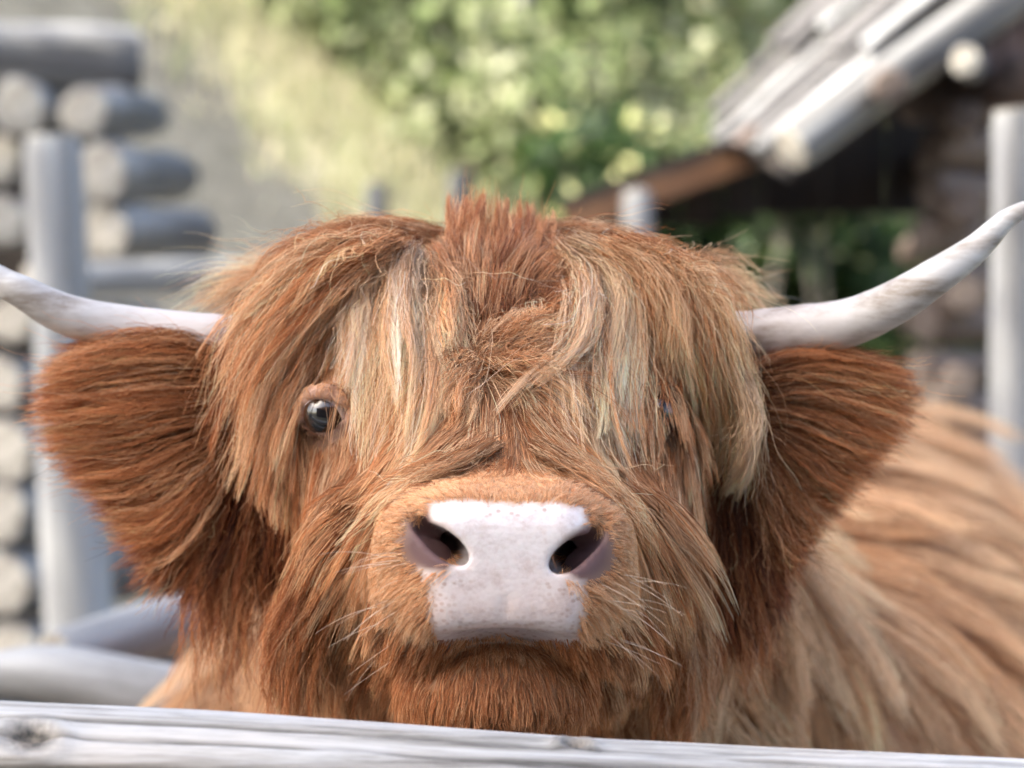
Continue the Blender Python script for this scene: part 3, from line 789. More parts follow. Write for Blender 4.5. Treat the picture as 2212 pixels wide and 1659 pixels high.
def curves_obj(name, pos, r0, r1, tint, parent, mat=None):
    """pos (N,m,3) strands, tint (N,m,3)"""
    N, m, _ = pos.shape
    cu = bpy.data.hair_curves.new(name); cu.add_curves([m] * N)
    cu.position_data.foreach_set('vector', pos.astype(np.float32).ravel())
    ra = cu.attributes.new('radius', 'FLOAT', 'POINT')
    prof = r0 + (r1 - r0) * np.linspace(0, 1, m) ** 1.3
    if np.ndim(r0) == 0: prof = np.tile(prof, (N, 1))
    ra.data.foreach_set('value', (prof * rng.uniform(.75, 1.25, (N, 1))).astype(np.float32).ravel())
    ta = cu.attributes.new('tint', 'FLOAT_COLOR', 'POINT')
    ta.data.foreach_set('color', np.concatenate([np.clip(tint, .002, .95), np.ones((N, m, 1))], -1).astype(np.float32).ravel())
    return link(name, cu, parent, mat or M['hair'])

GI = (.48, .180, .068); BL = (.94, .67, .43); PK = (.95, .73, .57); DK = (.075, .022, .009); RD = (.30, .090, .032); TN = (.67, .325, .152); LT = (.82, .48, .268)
def colours(N, m, pal, wts=None, tipgain=1.1, rootgain=.5, clump_id=None, var=.18, clv=.17):
    pal = np.array(pal, float); k = rng.choice(len(pal), N, p=wts)
    if clump_id is not None:       # strands of a lock share most of their colour
        kc = rng.choice(len(pal), clump_id.max() + 1, p=wts); k = np.where(rng.random(N) < .7, kc[clump_id], k)
    c = pal[k] * np.exp(rng.normal(0, var, (N, 1)))
    if clump_id is not None: c = c * np.exp(rng.normal(-.02, clv, clump_id.max() + 1))[clump_id][:, None]
    t_ = np.linspace(0, 1, m)[None, :, None]
    warm = rootgain * np.array([1.05, .84, .68])                  # root redder by nature, and darkened to paint shade between locks
    return c[:, None, :] * (warm + (tipgain - warm) * t_ ** .85)

def push_out(pos, sdf, eps, iters=2):
    shp = pos.shape; p = pos.reshape(-1, 3).astype(np.float32); e = np.broadcast_to(eps, shp[:2]).reshape(-1)
    for _ in range(iters):
        near = np.where((p[:, 1] < 2.0))[0]
        if not len(near): break
        d = np.concatenate([sdf(p[c]) for c in np.array_split(near, max(1, len(near) // 200000))])
        bad = d < e[near]; ii = near[bad]
        if not len(ii): break
        p[ii] += grad(sdf, p[ii]) * (e[ii] - d[bad])[:, None]
    return p.reshape(shp).astype(float)

def guide_points(g, ydef, ymax, m):
    pts = []
    for q in g:
        px, py = q[0], q[1]; lift = (q[2] if len(q) > 2 else 8) * .001
        w_, ok = hit(px, py, 0, ydef); y = min(w_[1], ymax) if ok else ydef
        pts.append((px, py, y - lift))
    pts = np.array(pts, float)
    y = pts[:, 2].copy()
    for _ in range(2):
        y[1:-1] = .25 * y[:-2] + .5 * y[1:-1] + .25 * y[2:]
    pts[:, 2] = y
    s = catmull(pts, m)
    return np.array([P(*q) for q in s])

def sheet(guides, n, nclump, pal, wts=None, m=14, ydef=1.78, ymax=1.86, spread=.006, clump_r=.0035, taper=.75, t0=(0, .04), t1=(.78, 1.0),
          wave=.0025, freq=2.0, frizz=.0007, depth=.008, fine=2.4, layer=False, hi=.14, tip=1.16, root=.33, var=.18, fly=.045):
    G = np.stack([guide_points(g, ydef, ymax, 24) for g in guides])            # K,24,3
    K = len(G)
    nclump = int(nclump * fine); clump_r = clump_r * .62
    uc = np.sort(rng.uniform(0, 1, nclump)); cid = rng.integers(0, nclump, n)
    u = uc[cid] + rng.normal(0, .8 / nclump, n); u = np.clip(u, 0, 1)
    free = rng.random(n) < .3; u[free] = rng.random(free.sum())
    ta = rng.uniform(*t0, n); tb_c = rng.uniform(*t1, nclump); tb = np.clip(tb_c[cid] - rng.exponential(.17, n) + .04, ta + .1, 1)
    if layer: tb = np.clip(ta + rng.uniform(*t1, n), 0, 1)
    tt = ta[:, None] + (tb - ta)[:, None] * np.linspace(0, 1, m)[None]
    cl = (np.linspace(0, 1, m)[None] * .5) * np.where(free, .15, 1)[:, None]
    uu = u[:, None] * (1 - cl) + uc[cid][:, None] * cl                         # converge to the lock
    x = uu * (K - 1); i0 = np.clip(np.floor(x).astype(int), 0, max(K - 2, 0)); fr = (x - i0)[..., None]
    s = tt * 23; j0 = np.clip(np.floor(s).astype(int), 0, 22); fs = (s - j0)[..., None]
    i1 = np.minimum(i0 + 1, K - 1)
    pos = (G[i0, j0] * (1 - fs) + G[i0, j0 + 1] * fs) * (1 - fr) + (G[i1, j0] * (1 - fs) + G[i1, j0 + 1] * fs) * fr
    T = np.linspace(0, 1, m)[None, :, None]
    co = rng.normal(0, 1, (nclump, 3)) * [spread, depth, spread]
    hc = rng.random(nclump) < hi; co[hc, 1] = -.006 - .004 * rng.random(hc.sum())
    pos = pos + co[cid][:, None, :] * (.3 + .7 * T)
    so_ = rng.normal(0, 1, (n, 3)) * clump_r * np.where(free, 1.8, 1)[:, None]
    pos = pos + so_[:, None, :] * (1 - taper * T)
    ph = rng.uniform(0, 6.28, (nclump, 3)); fq = rng.uniform(.6, 1.4, nclump) * freq
    pos = pos + wave * np.sin(6.28 * fq[cid][:, None, None] * T + ph[cid][:, None, :]) * (.2 + .8 * T)
    ph2 = rng.uniform(0, 6.28, (n, 3)); pos = pos + frizz * np.sin(6.28 * rng.uniform(1, 3, (n, 1, 1)) * T + ph2[:, None, :]) * T
    fl = rng.random(n) < fly
    pos[fl] += rng.normal(0, .012, (fl.sum(), 1, 3)) * T[:, :, :] ** 1.5
    pos = push_out(pos, head_sdf, .0012)
    tint = colours(n, m, pal, wts, tip, root, cid, var); hs = hc[cid] & (rng.random(n) < .8)
    tint[hs] = .35 * tint[hs] + .65 * (np.array(BL) * np.exp(rng.normal(0, .1, (hs.sum(), 1))))[:, None, :]
    return pos, tint

def part_at_eye(pos, tint, keep_r=.35):
    """hair parts around the eyes: strands crossing the line of sight of an eye go"""
    drop = np.zeros(len(pos), bool)
    for e, rad, keep in ((EYE_L, .0168, .04), (EYE_R, .012, 1.0)):
        ax = np.array([0, 0, ZC]) - e; ax /= np.linalg.norm(ax); q = pos - e; t_ = q @ ax
        dist = np.linalg.norm(q - t_[..., None] * ax, axis=-1)
        drop |= ((dist < rad) & (t_ > 0)).any(1) & (rng.random(len(pos)) > keep)
    return pos[~drop], tint[~drop]

def pack(items, name, r0, r1, parent):
    pos = np.concatenate([a for a, _ in items]); tint = np.concatenate([c for _, c in items])
    pos, tint = part_at_eye(pos, tint)
    return curves_obj(name, pos, r0, r1, tint, parent)

# --- surface fur grown from the skin -----------------------------------------------------------
tri = np.concatenate([bodyQ[:, [0, 1, 2]], bodyQ[:, [0, 2, 3]]])
tv = bodyV[tri]; tn = np.cross(tv[:, 1] - tv[:, 0], tv[:, 2] - tv[:, 0]); ar = np.linalg.norm(tn, axis=1) * .5; tn = tn / (2 * ar[:, None] + 1e-15)
tcen = tv.mean(1)
def sample(mask_weight, n):
    w_ = ar * mask_weight; k = rng.choice(len(tri), n, p=w_ / w_.sum())
    r1 = np.sqrt(rng.random((n, 1))); r2 = rng.random((n, 1))
    p = (1 - r1) * tv[k, 0] + r1 * (1 - r2) * tv[k, 1] + r1 * r2 * tv[k, 2]
    return p, tn[k]
view = tcen - np.array([0, 0, ZC]); view /= np.linalg.norm(view, axis=1)[:, None]
facing = -(tn * view).sum(1)
tpx, tpy = to_px(tcen)
headm = (tcen[:, 1] < 1.97) & (facing > -.35)
tpad, tnos, _ = zones(tcen)
bare = np.clip(np.maximum(tpad, (tnos - .5) * 2.2), 0, 1)
eyed = np.minimum(np.linalg.norm(tcen - EYE_L, axis=1), np.linalg.norm(tcen - EYE_R, axis=1))
mz = np.hypot((tpx - 1090) / 300, (tpy - 1215) / 190)          # <1 on the muzzle
muz = (mz < 1.0) & (tcen[:, 1] < 1.69)
chin = (tpy > 1378) & (tpx > 835) & (tpx < 1305) & (tcen[:, 1] < 1.72)

FLOW = [  # from -> to in the picture, hair length (mm), lift
    ((1030, 700), (1032, 620), 45, .5), ((1100, 740), (1200, 690), 45, .5), ((960, 740), (880, 730), 40, .5), ((1100, 810), (1180, 850), 40, .45),
    ((1000, 830), (960, 890), 40, .4), ((1060, 860), (1065, 910), 35, .4), ((1030, 600), (1035, 540), 45, .7), ((930, 620), (890, 570), 40, .6), ((1150, 620), (1200, 560), 40, .6),
    ((850, 700), (830, 800), 50, .35), ((760, 760), (730, 860), 45, .3), ((1250, 750), (1250, 850), 50, .35), ((1350, 850), (1375, 960), 45, .3), ((760, 640), (720, 720), 50, .4), ((1330, 640), (1370, 720), 50, .4),
    ((830, 900), (800, 1000), 45, .3), ((1300, 900), (1320, 1000), 45, .3),
    ((700, 990), (690, 1080), 40, .3), ((1430, 990), (1440, 1080), 40, .3),
    ((1090, 940), (1085, 975), 28, .5), ((1010, 930), (930, 985), 36, .4), ((1170, 930), (1250, 985), 36, .4), ((920, 980), (830, 1060), 42, .35), ((1260, 980), (1340, 1060), 42, .35),
    ((850, 1060), (770, 1160), 48, .3), ((1330, 1060), (1400, 1170), 48, .3), ((760, 1130), (690, 1250), 55, .3), ((1420, 1150), (1470, 1280), 55, .3),
    ((690, 1270), (640, 1390), 62, .3), ((1470, 1300), (1500, 1430), 62, .3), ((660, 1420), (640, 1540), 62, .3), ((1470, 1450), (1480, 1570), 62, .3),
    ((780, 1350), (720, 1450), 40, .3), ((1390, 1350), (1440, 1450), 40, .3), ((820, 1470), (780, 1560), 38, .3), ((1340, 1470), (1370, 1560), 38, .3),
    ((870, 1400), (810, 1470), 26, .35), ((1310, 1400), (1370, 1470), 26, .35),
    ((850, 1150), (790, 1170), 9, .4), ((1340, 1160), (1400, 1180), 9, .4), ((850, 1280), (790, 1320), 14, .4), ((1330, 1290), (1390, 1330), 14, .4), ((1090, 1050), (1090, 1030), 7, .5), ((900, 1090), (860, 1080), 8, .4), ((1300, 1100), (1340, 1090), 8, .4),
    ((940, 1450), (925, 1530), 14, .3), ((1075, 1450), (1075, 1530), 14, .3), ((1200, 1450), (1215, 1530), 14, .3),
]
FP = []; FD = []; FL = []; FU = []
for a, b, ln, lf in FLOW:
    p0, _ = hit(*a); p1, _ = hit(*b); d = p1 - p0
    if abs(d[1]) > .06: d[1] = np.sign(d[1]) * .06
    FP.append(p0); FD.append(d / np.linalg.norm(d)); FL.append(ln * .001); FU.append(lf)
FP = np.array(FP); FD = np.array(FD); FL = np.array(FL); FU = np.array(FU)
def flow(p):
    w_ = 1 / (((p[:, None, :] - FP[None]) ** 2).sum(-1) + 2e-4) ** 2
    w_ /= w_.sum(1, keepdims=True)
    return w_ @ FD, w_ @ FL, w_ @ FU

def fur(p, nrm, m, ncl, clump=.6, lenk=1.0, lift_k=1.0, jit=.22, sdf=head_sdf, eps=.0008, flowf=flow, wave=.0012, maxout=None):
    n = len(p); d, ln, up = flowf(p)
    lock = rng.choice(n, ncl, replace=False)
    near = np.empty(n, int)
    for c in np.array_split(np.arange(n), max(1, n // 1500)):
        near[c] = ((p[c][:, None, :] - p[lock][None]) ** 2).sum(-1).argmin(1)
    lj = rng.normal(0, jit, (ncl, 3)); lk = np.exp(rng.normal(0, .18, ncl))
    d = d + lj[near] + rng.normal(0, jit * .35, (n, 3))
    d = d - (d * nrm).sum(1, keepdims=True) * nrm; d /= np.linalg.norm(d, axis=1, keepdims=True) + 1e-9
    L = ln * lenk * lk[near] * rng.uniform(.75, 1.15, n)
    T = np.linspace(0, 1, m); pos = np.empty((n, m, 3)); pos[:, 0] = p - nrm * .001; cur = p.copy()
    for k in range(1, m):
        t_ = T[k]; upk = (up * lift_k * (1 - t_) ** 1.2)[:, None]
        dd = d + nrm * upk; 
        if k > 1 and flowf is flow:
            d2, _, _ = flowf(cur) if k in (m // 3, 2 * m // 3) else (d, 0, 0)
            d = .6 * d + .4 * d2 if d2 is not d else d
        dd = dd + np.array([0, 0, -.25]) * t_
        dd /= np.linalg.norm(dd, axis=1, keepdims=True) + 1e-9
        cur = cur + dd * (L / (m - 1))[:, None]; pos[:, k] = cur
    lp = pos[lock][near]                                   # pull towards the lock
    cl = clump * (T ** 1.1)[None, :, None]
    off = (p - p[lock][near])[:, None, :]
    pos = pos * (1 - cl) + (lp + off * .15) * cl
    ph = rng.uniform(0, 6.28, (ncl, 3)); pos = pos + wave * np.sin(5 * T[None, :, None] + ph[near][:, None]) * T[None, :, None]
    ph = rng.uniform(0, 6.28, (n, 3)); pos = pos + wave * .5 * np.sin(9 * T[None, :, None] + ph[:, None]) * T[None, :, None]
    if sdf is not None:
        e = eps * np.ones((n, m)); e[:, 0] = -1
        pos = push_out(pos, sdf, e)
    return pos, near

# face: medium coat
wgt = (headm & ~muz & ~chin & (eyed > .0225)) * (1 - bare) * np.where(tcen[:, 1] > 1.9, .35, 1.0)
p, nrm = sample(wgt, 62000)
pos, cid = fur(p, nrm, 9, 3200, clump=.55, lift_k=.7, jit=.11, lenk=1.25, wave=.0007)
ppx, ppy = to_px(p)
tint = colours(len(p), 9, [GI, TN, LT, RD, BL], [.2, .38, .28, .04, .10], 1.18, .34, cid)
k = np.clip((ppy - 1330) / 180, 0, 1)[:, None, None]; tint = tint * (1 - k) + tint * np.array([.72, .58, .5]) * k      # redder coat on the jaw
pos, tint = part_at_eye(pos, tint, .2)
curves_obj('face_fur', pos, .00017, .00005, tint, body)
# muzzle: velvet
wgt = (muz & (eyed > .03)) * np.clip(1 - bare * 1.15, 0, 1)
p, nrm = sample(wgt, 42000)
pos, cid = fur(p, nrm, 5, 2500, clump=.18, lift_k=.8, jit=.16, eps=.0003, wave=.0004, lenk=1.0)
tint = colours(len(p), 5, [TN, LT, (.80, .56, .36)], [.25, .4, .35], 1.08, .8, None, .12)
curves_obj('muzzle_fur', pos, .00013, .00005, tint, body)
# chin
p, nrm = sample(chin * 1.0, 14000)
pos, cid = fur(p, nrm, 6, 900, clump=.3, jit=.15, eps=.0004, wave=.0008)
tint = colours(len(p), 6, [GI, LT, TN], [.45, .1, .45], 1.1, .6, None, .14)
curves_obj('chin_fur', pos, .00016, .00006, tint, body)
# short hair on the eyelids
wgt = ((eyed <= .0255) & (eyed > .0175) & headm) * 1.0
p, nrm = sample(wgt, 2600)
def lidflow(q):
    e = np.where((np.linalg.norm(q - EYE_L, axis=1) < np.linalg.norm(q - EYE_R, axis=1))[:, None], EYE_L, EYE_R)
    d = q - e; d = d / (np.linalg.norm(d, axis=1, keepdims=True) + 1e-9) + np.array([0, 0, -.2]); return d, np.full(len(q), .004), np.full(len(q), .2)
pos, cid = fur(p, nrm, 4, 200, clump=.2, jit=.2, eps=.0002, flowf=lidflow, wave=.0002)
curves_obj('eyelid_fur', pos, .00012, .00005, colours(len(p), 4, [(.74, .50, .34), LT], None, 1, .9) * np.where((p[:, 2] < EYE_L[2] - .004) | (p[:, 0] > 0), .3, 1.0)[:, None, None], body)

# --- forelock --------------------------------------------------------------------------------
items = []
S = lambda *a, **k: items.append(sheet(*a, **k))
# sweep over the left temple, ear root and horn
SW = [[(810, 512, 8), (720, 530, 14), (630, 580, 16), (550, 650), (480, 745), (425, 860)],
   [(845, 518, 10), (760, 545, 16), (670, 605, 20), (585, 700), (520, 820), (465, 975)],
   [(880, 525, 10), (800, 570, 18), (712, 640, 20), (630, 740), (560, 870), (510, 1040)],
   [(915, 545, 10), (830, 600, 18), (745, 670, 20), (670, 780), (610, 900), (565, 1090)]]
S([[(q[0], q[1], 2) for q in g] for g in SW], 3500, 26, [RD, DK, GI], [.4, .35, .25], hi=0, ydef=1.80, spread=.008, depth=.006, wave=.004)  # dark underlayer: shade beneath the sweep put into the hair colour
S(SW, 6000, 48, [BL, LT, TN, GI], [.28, .34, .26, .12], ydef=1.765, spread=.010, depth=.012, wave=.004, t0=(0, .2), t1=(.5, 1), fly=.08, root=.55)
S([[(870, 520, 8), (760, 505, 6), (650, 550, 8), (580, 615), (530, 690)], [(900, 520, 8), (790, 512, 10), (680, 575, 12), (610, 660), (570, 760)]], 1600, 16, [LT, TN, GI], None, ydef=1.80, ymax=1.86, spread=.007, fly=.15)
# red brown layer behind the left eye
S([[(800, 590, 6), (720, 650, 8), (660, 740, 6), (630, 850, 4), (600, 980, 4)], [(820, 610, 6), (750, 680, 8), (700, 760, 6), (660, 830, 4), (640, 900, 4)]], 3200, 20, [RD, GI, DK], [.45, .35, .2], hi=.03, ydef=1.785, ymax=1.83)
S([[(690, 760, 0), (660, 880, 0), (650, 1020, 0), (640, 1320, 0)], [(640, 760, 0), (610, 880, 0), (590, 1020, 0), (580, 1330, 0)]], 5000, 16, [DK, RD], [.6, .4], hi=0, ydef=1.835, ymax=1.835, depth=.01)  # near-black fill hair paints the shaded gap between ear and cheek
S([[(1440, 760, 0), (1460, 880, 0), (1480, 1020, 0), (1500, 1320, 0)], [(1490, 760, 0), (1520, 880, 0), (1545, 1020, 0), (1560, 1330, 0)]], 5000, 16, [DK, RD], [.6, .4], hi=0, ydef=1.835, ymax=1.835, depth=.01)  # same painted gap shade on the right side
# long hair in front of the left cheek edge
S([[(640, 740, 10), (600, 860, 8), (570, 980, 6), (560, 1100, 6)], [(680, 740, 12), (650, 860, 8), (625, 1000, 6), (600, 1120, 6)]], 2200, 14, [LT, TN, GI], None, ydef=1.78, ymax=1.82)
# centre left blond locks
S([[(860, 575, 14), (800, 600, 24), (765, 670, 26), (750, 790, 18), (728, 980, 10)], [(870, 580, 14), (820, 610, 24), (785, 680, 26), (778, 810, 18), (765, 1000, 10)]], 2100, 10, [BL, PK, LT, TN], [.4, .2, .25, .15], spread=.006, t1=(.55, 1))
S([[(880, 545, 14), (850, 600, 24), (835, 690, 24), (838, 790, 18), (856, 920, 10)], [(890, 550, 14), (862, 610, 24), (850, 690, 24), (852, 790, 18), (864, 930, 10)]], 650, 4, [PK, BL, LT], None, spread=.004, clump_r=.0035, t1=(.6, 1))
S([[(885, 540, 14), (875, 600, 26), (880, 690, 26), (886, 790, 20), (880, 980, 10)], [(900, 540, 14), (892, 600, 26), (895, 690, 26), (902, 800, 20), (905, 990, 10)]], 1300, 6, [PK, BL, LT], [.35, .4, .25], spread=.005, t1=(.55, 1))
S([[(900, 545, 14), (915, 620, 24), (925, 710, 24), (932, 800, 16), (925, 900, 12), (890, 970, 10), (845, 1050, 8)], [(915, 550, 14), (930, 640, 24), (940, 730, 22), (950, 820, 14), (945, 900, 10), (910, 970, 10), (870, 1030, 8)]], 1500, 5, [BL, LT, PK], [.5, .3, .2], spread=.003, m=18)
S([[(940, 570, 12), (965, 640, 16), (955, 740, 18), (960, 830, 12)], [(960, 600, 10), (950, 700, 14), (930, 790, 14), (915, 870, 10)]], 700, 8, [LT, TN, BL], None, spread=.008, t1=(.75, 1))
# loose veil over the brow
S([[(860, 540, 8), (800, 620, 16), (770, 740, 14), (750, 860, 8), (730, 1000, 6)], [(900, 540, 8), (880, 640, 16), (870, 760, 14), (860, 880, 8), (820, 1010, 6)], [(940, 560, 8), (950, 680, 14), (940, 800, 12), (920, 900, 8), (880, 1010, 6)]],
  3000, 60, [BL, LT, PK, TN], [.35, .3, .15, .2], spread=.007, depth=.007, clump_r=.0022, wave=.003, t0=(0, .3), t1=(.65, 1))
S([[(1180, 550, 8), (1200, 660, 14), (1190, 780, 12), (1200, 900, 8), (1240, 1010, 6)], [(1240, 540, 8), (1290, 640, 16), (1290, 760, 14), (1290, 880, 8), (1320, 1020, 6)], [(1290, 540, 8), (1370, 640, 14), (1385, 760, 12), (1390, 880, 8), (1400, 1030, 6)]],
  3000, 60, [BL, LT, PK, TN], [.35, .3, .15, .2], spread=.007, depth=.007, clump_r=.0022, wave=.003, t0=(0, .3), t1=(.65, 1))
# upright tuft between the horns
S([[(985, 640, 4), (970, 560, 10), (962, 500, 10), (950, 425, 8)], [(1020, 680, 4), (1012, 580, 12), (1010, 500, 10), (1030, 408, 8)], [(1060, 690, 4), (1060, 600, 12), (1062, 520, 10), (1058, 418, 8)],
   [(1100, 690, 4), (1110, 600, 12), (1120, 530, 10), (1122, 440, 8)], [(1140, 680, 4), (1160, 600, 12), (1175, 540, 10), (1192, 458, 8)], [(1170, 670, 4), (1190, 610, 10), (1205, 560, 10), (1225, 520, 8)]],
  9000, 34, [GI, RD, TN, LT], [.35, .15, .35, .15], ydef=1.835, ymax=1.85, hi=.02, spread=.003, clump_r=.0028, t0=(0, .45), t1=(.72, 1.0), wave=.0015, fine=2.2, taper=.75, tip=1.05, depth=.008)
# fan right of the whorl
S([[(1035, 765, 4), (1090, 720, 12), (1160, 690, 16), (1240, 680, 14)], [(1040, 775, 4), (1100, 745, 12), (1180, 730, 16), (1260, 740, 12)], [(1040, 785, 4), (1110, 780, 12), (1180, 785, 12), (1240, 820, 8)], [(1040, 790, 4), (1090, 800, 12), (1140, 830, 10), (1180, 880, 8)]],
  1500, 26, [LT, TN, BL, GI], [.35, .35, .15, .15], spread=.009, wave=.003, fly=.05, t0=(0, .5), t1=(.6, 1))
S([[(1020, 775, 4), (960, 760, 12), (900, 790, 10), (860, 850, 8)], [(1025, 785, 4), (980, 800, 12), (930, 840, 10), (900, 910, 8)], [(1035, 795, 4), (1020, 830, 10), (1000, 880, 8), (980, 930, 6)]], 1800, 16, [LT, TN, BL], [.4, .45, .15], spread=.004, t0=(0, .3))
# right blond lock sweeping to the middle
S([[(1195, 540, 12), (1240, 590, 24), (1255, 660, 28), (1225, 740, 24), (1160, 810, 18), (1095, 885, 12)], [(1210, 535, 12), (1270, 590, 24), (1285, 670, 28), (1255, 750, 24), (1190, 810, 18), (1120, 875, 12)]], 2000, 9, [BL, PK, LT, TN], [.4, .2, .25, .15], spread=.006, m=18, t1=(.55, 1), clump_r=.0045)
# right blond locks hanging straight
S([[(1225, 525, 12), (1300, 570, 24), (1330, 650, 28), (1315, 750, 24), (1295, 850, 18), (1280, 960, 12)], [(1240, 525, 12), (1325, 570, 24), (1355, 660, 28), (1350, 760, 22), (1335, 850, 16), (1330, 950, 12)], [(1250, 525, 12), (1340, 575, 22), (1372, 660, 26), (1378, 760, 20), (1380, 860, 14), (1375, 960, 10)]],
  4600, 14, [BL, PK, LT, TN], [.42, .25, .23, .1], spread=.003, m=18)
S([[(1320, 800, 20), (1298, 880, 14), (1285, 950, 12), (1305, 1010, 10), (1345, 1075, 8)], [(1330, 800, 20), (1308, 880, 14), (1298, 950, 12), (1318, 1010, 10), (1365, 1090, 8)]], 500, 2, [BL], None, spread=.001, clump_r=.002)
S([[(1330, 600, 10), (1372, 680, 16), (1392, 780, 14), (1402, 880, 10), (1398, 1000, 8)], [(1345, 600, 10), (1392, 680, 16), (1415, 780, 14), (1428, 880, 10), (1425, 1010, 8)]], 1500, 8, [LT, TN, GI], None, spread=.003, t1=(.7, 1))
# dark-tinted layer painting the shade between the right locks
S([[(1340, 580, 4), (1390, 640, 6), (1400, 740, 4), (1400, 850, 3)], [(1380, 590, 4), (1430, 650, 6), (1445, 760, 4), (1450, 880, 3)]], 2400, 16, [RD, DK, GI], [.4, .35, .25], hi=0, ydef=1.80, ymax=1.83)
# sweep over the right temple
SW = [[(1285, 522, 8), (1385, 578, 12), (1432, 660, 16), (1455, 770), (1466, 900), (1485, 1080)], [(1320, 525, 8), (1415, 572, 12), (1468, 655, 16), (1492, 770), (1506, 920), (1518, 1130)],
   [(1355, 532, 8), (1450, 575, 12), (1512, 655, 16), (1540, 770), (1560, 920), (1552, 1130)], [(1390, 545, 8), (1475, 580, 12), (1540, 650, 14), (1588, 770), (1612, 900), (1588, 1080)]]
S([[(q[0], q[1], 2) for q in g] for g in SW], 3500, 26, [RD, DK, GI], [.4, .35, .25], hi=0, ydef=1.80, spread=.006, depth=.006, wave=.003)  # dark-tinted underlayer stands for shade under the right sweep
S(SW, 6400, 48, [BL, LT, TN, GI], [.30, .34, .26, .10], ydef=1.765, ymax=1.85, spread=.008, depth=.010, wave=.0035, m=18, t0=(0, .2), t1=(.5, 1), fly=.08, root=.55)
S([[(1590, 800, 10), (1622, 880, 10), (1618, 960, 10), (1590, 1040, 10), (1560, 1110, 10)], [(1600, 800, 10), (1628, 880, 10), (1626, 960, 10), (1600, 1040, 10), (1575, 1100, 10)]], 600, 3, [PK, BL], None, ydef=1.765, spread=.002, fly=.15)
# top edge
S([[(1160, 505, 6), (1260, 500, 8), (1370, 530, 8), (1470, 575, 6)], [(1170, 520, 6), (1280, 520, 8), (1400, 555, 8), (1510, 605, 6)]], 2600, 18, [LT, TN, BL, GI], None, ydef=1.83, ymax=1.87, spread=.004)
S([[(960, 515, 6), (860, 490, 8), (760, 498, 8), (660, 540, 6)], [(960, 530, 6), (860, 510, 8), (760, 525, 8), (640, 580, 6)]], 2600, 18, [LT, TN, BL, GI], None, ydef=1.83, ymax=1.87, spread=.004)
# wisps behind the right horn base and left horn base
S([[(1480, 580, 0), (1560, 585, 0), (1620, 625, 0), (1660, 680, 0)], [(1480, 600, 0), (1540, 620, 0), (1590, 650, 0), (1620, 690, 0)]], 500, 14, [BL, LT], None, ydef=1.89, ymax=1.89, spread=.008, fly=.4)
S([[(700, 560, 0), (600, 570, 0), (500, 600, 0), (400, 660, 0)], [(700, 580, 0), (600, 600, 0), (510, 640, 0), (430, 690, 0)]], 700, 14, [BL, LT, GI], None, ydef=1.89, ymax=1.89, spread=.008, fly=.4)
# bangs framing the muzzle
S([[(1085, 950, 6), (1000, 1000, 10), (900, 1040, 10), (820, 1090, 8), (740, 1180, 6)], [(1075, 965, 6), (980, 1015, 10), (890, 1055, 10), (830, 1110, 6), (780, 1190, 5)]], 1500, 12, [TN, LT, BL], [.45, .4, .15], spread=.005, t0=(0, .4), t1=(.8, 1))
S([[(1150, 955, 6), (1230, 1000, 10), (1310, 1050, 10), (1370, 1130, 8), (1410, 1230, 6)], [(1150, 970, 6), (1240, 1020, 10), (1310, 1075, 8), (1360, 1150, 6), (1390, 1250, 5)]], 1500, 12, [TN, LT, BL], [.45, .4, .15], spread=.005, t0=(0, .4), t1=(.8, 1))
by_m = {}
for a, c in items: by_m.setdefault(a.shape[1], []).append((a, c))
for k in sorted(by_m): pack(by_m[k], 'forelock_hair', .00017, .00006, body)

# loose single hairs over the forehead
items = []
for _ in range(26):
    x0, y0 = rng.uniform(800, 1450), rng.uniform(530, 700); ang_ = rng.uniform(0, 6.28); L = rng.uniform(120, 330)
    g = [(x0, y0, 16)]
    for s in range(4):
        ang_ += rng.normal(0, .22); g.append((g[-1][0] + math.cos(ang_) * L / 4, g[-1][1] + abs(math.sin(ang_)) * L / 4 * rng.choice([1, 1, .5]), rng.uniform(14, 30)))
    S([g, [(q[0] + 4, q[1] + 3, q[2]) for q in g]], 2, 1, [BL, PK], None, wave=.001, clump_r=.0006, t1=(.8, 1))
pack(items, 'stray_hair', .00016, .00008, body)

# --- cheek and jaw long hair -------------------------------------------------------------------
items = []
S([[(740, 1080, 8), (685, 1180, 8), (635, 1290, 8), (605, 1390, 8), (620, 1500, 6)], [(770, 1110, 8), (700, 1210, 12), (650, 1320, 14), (620, 1420, 12), (630, 1540, 8)], [(790, 1160, 8), (740, 1250, 12), (700, 1350, 12), (680, 1450, 10), (680, 1570, 8)]],
  5200, 40, [TN, GI, RD, LT], [.35, .35, .2, .1], ydef=1.76, ymax=1.80, spread=.008, t0=(0, .55), t1=(.45, .75), layer=True, hi=.06)
S([[(1420, 1080, 8), (1460, 1200, 8), (1490, 1320, 8), (1502, 1420, 8), (1480, 1530, 6)], [(1400, 1120, 8), (1440, 1240, 12), (1470, 1350, 14), (1485, 1450, 12), (1480, 1580, 8)], [(1385, 1170, 8), (1410, 1280, 12), (1430, 1380, 12), (1440, 1480, 10), (1440, 1590, 8)]],
  5200, 40, [TN, GI, RD, LT], [.35, .35, .2, .1], ydef=1.76, ymax=1.80, spread=.008, t0=(0, .55), t1=(.45, .75), layer=True, hi=.06)
pack(items, 'cheek_hair', .00017, .00006, body)

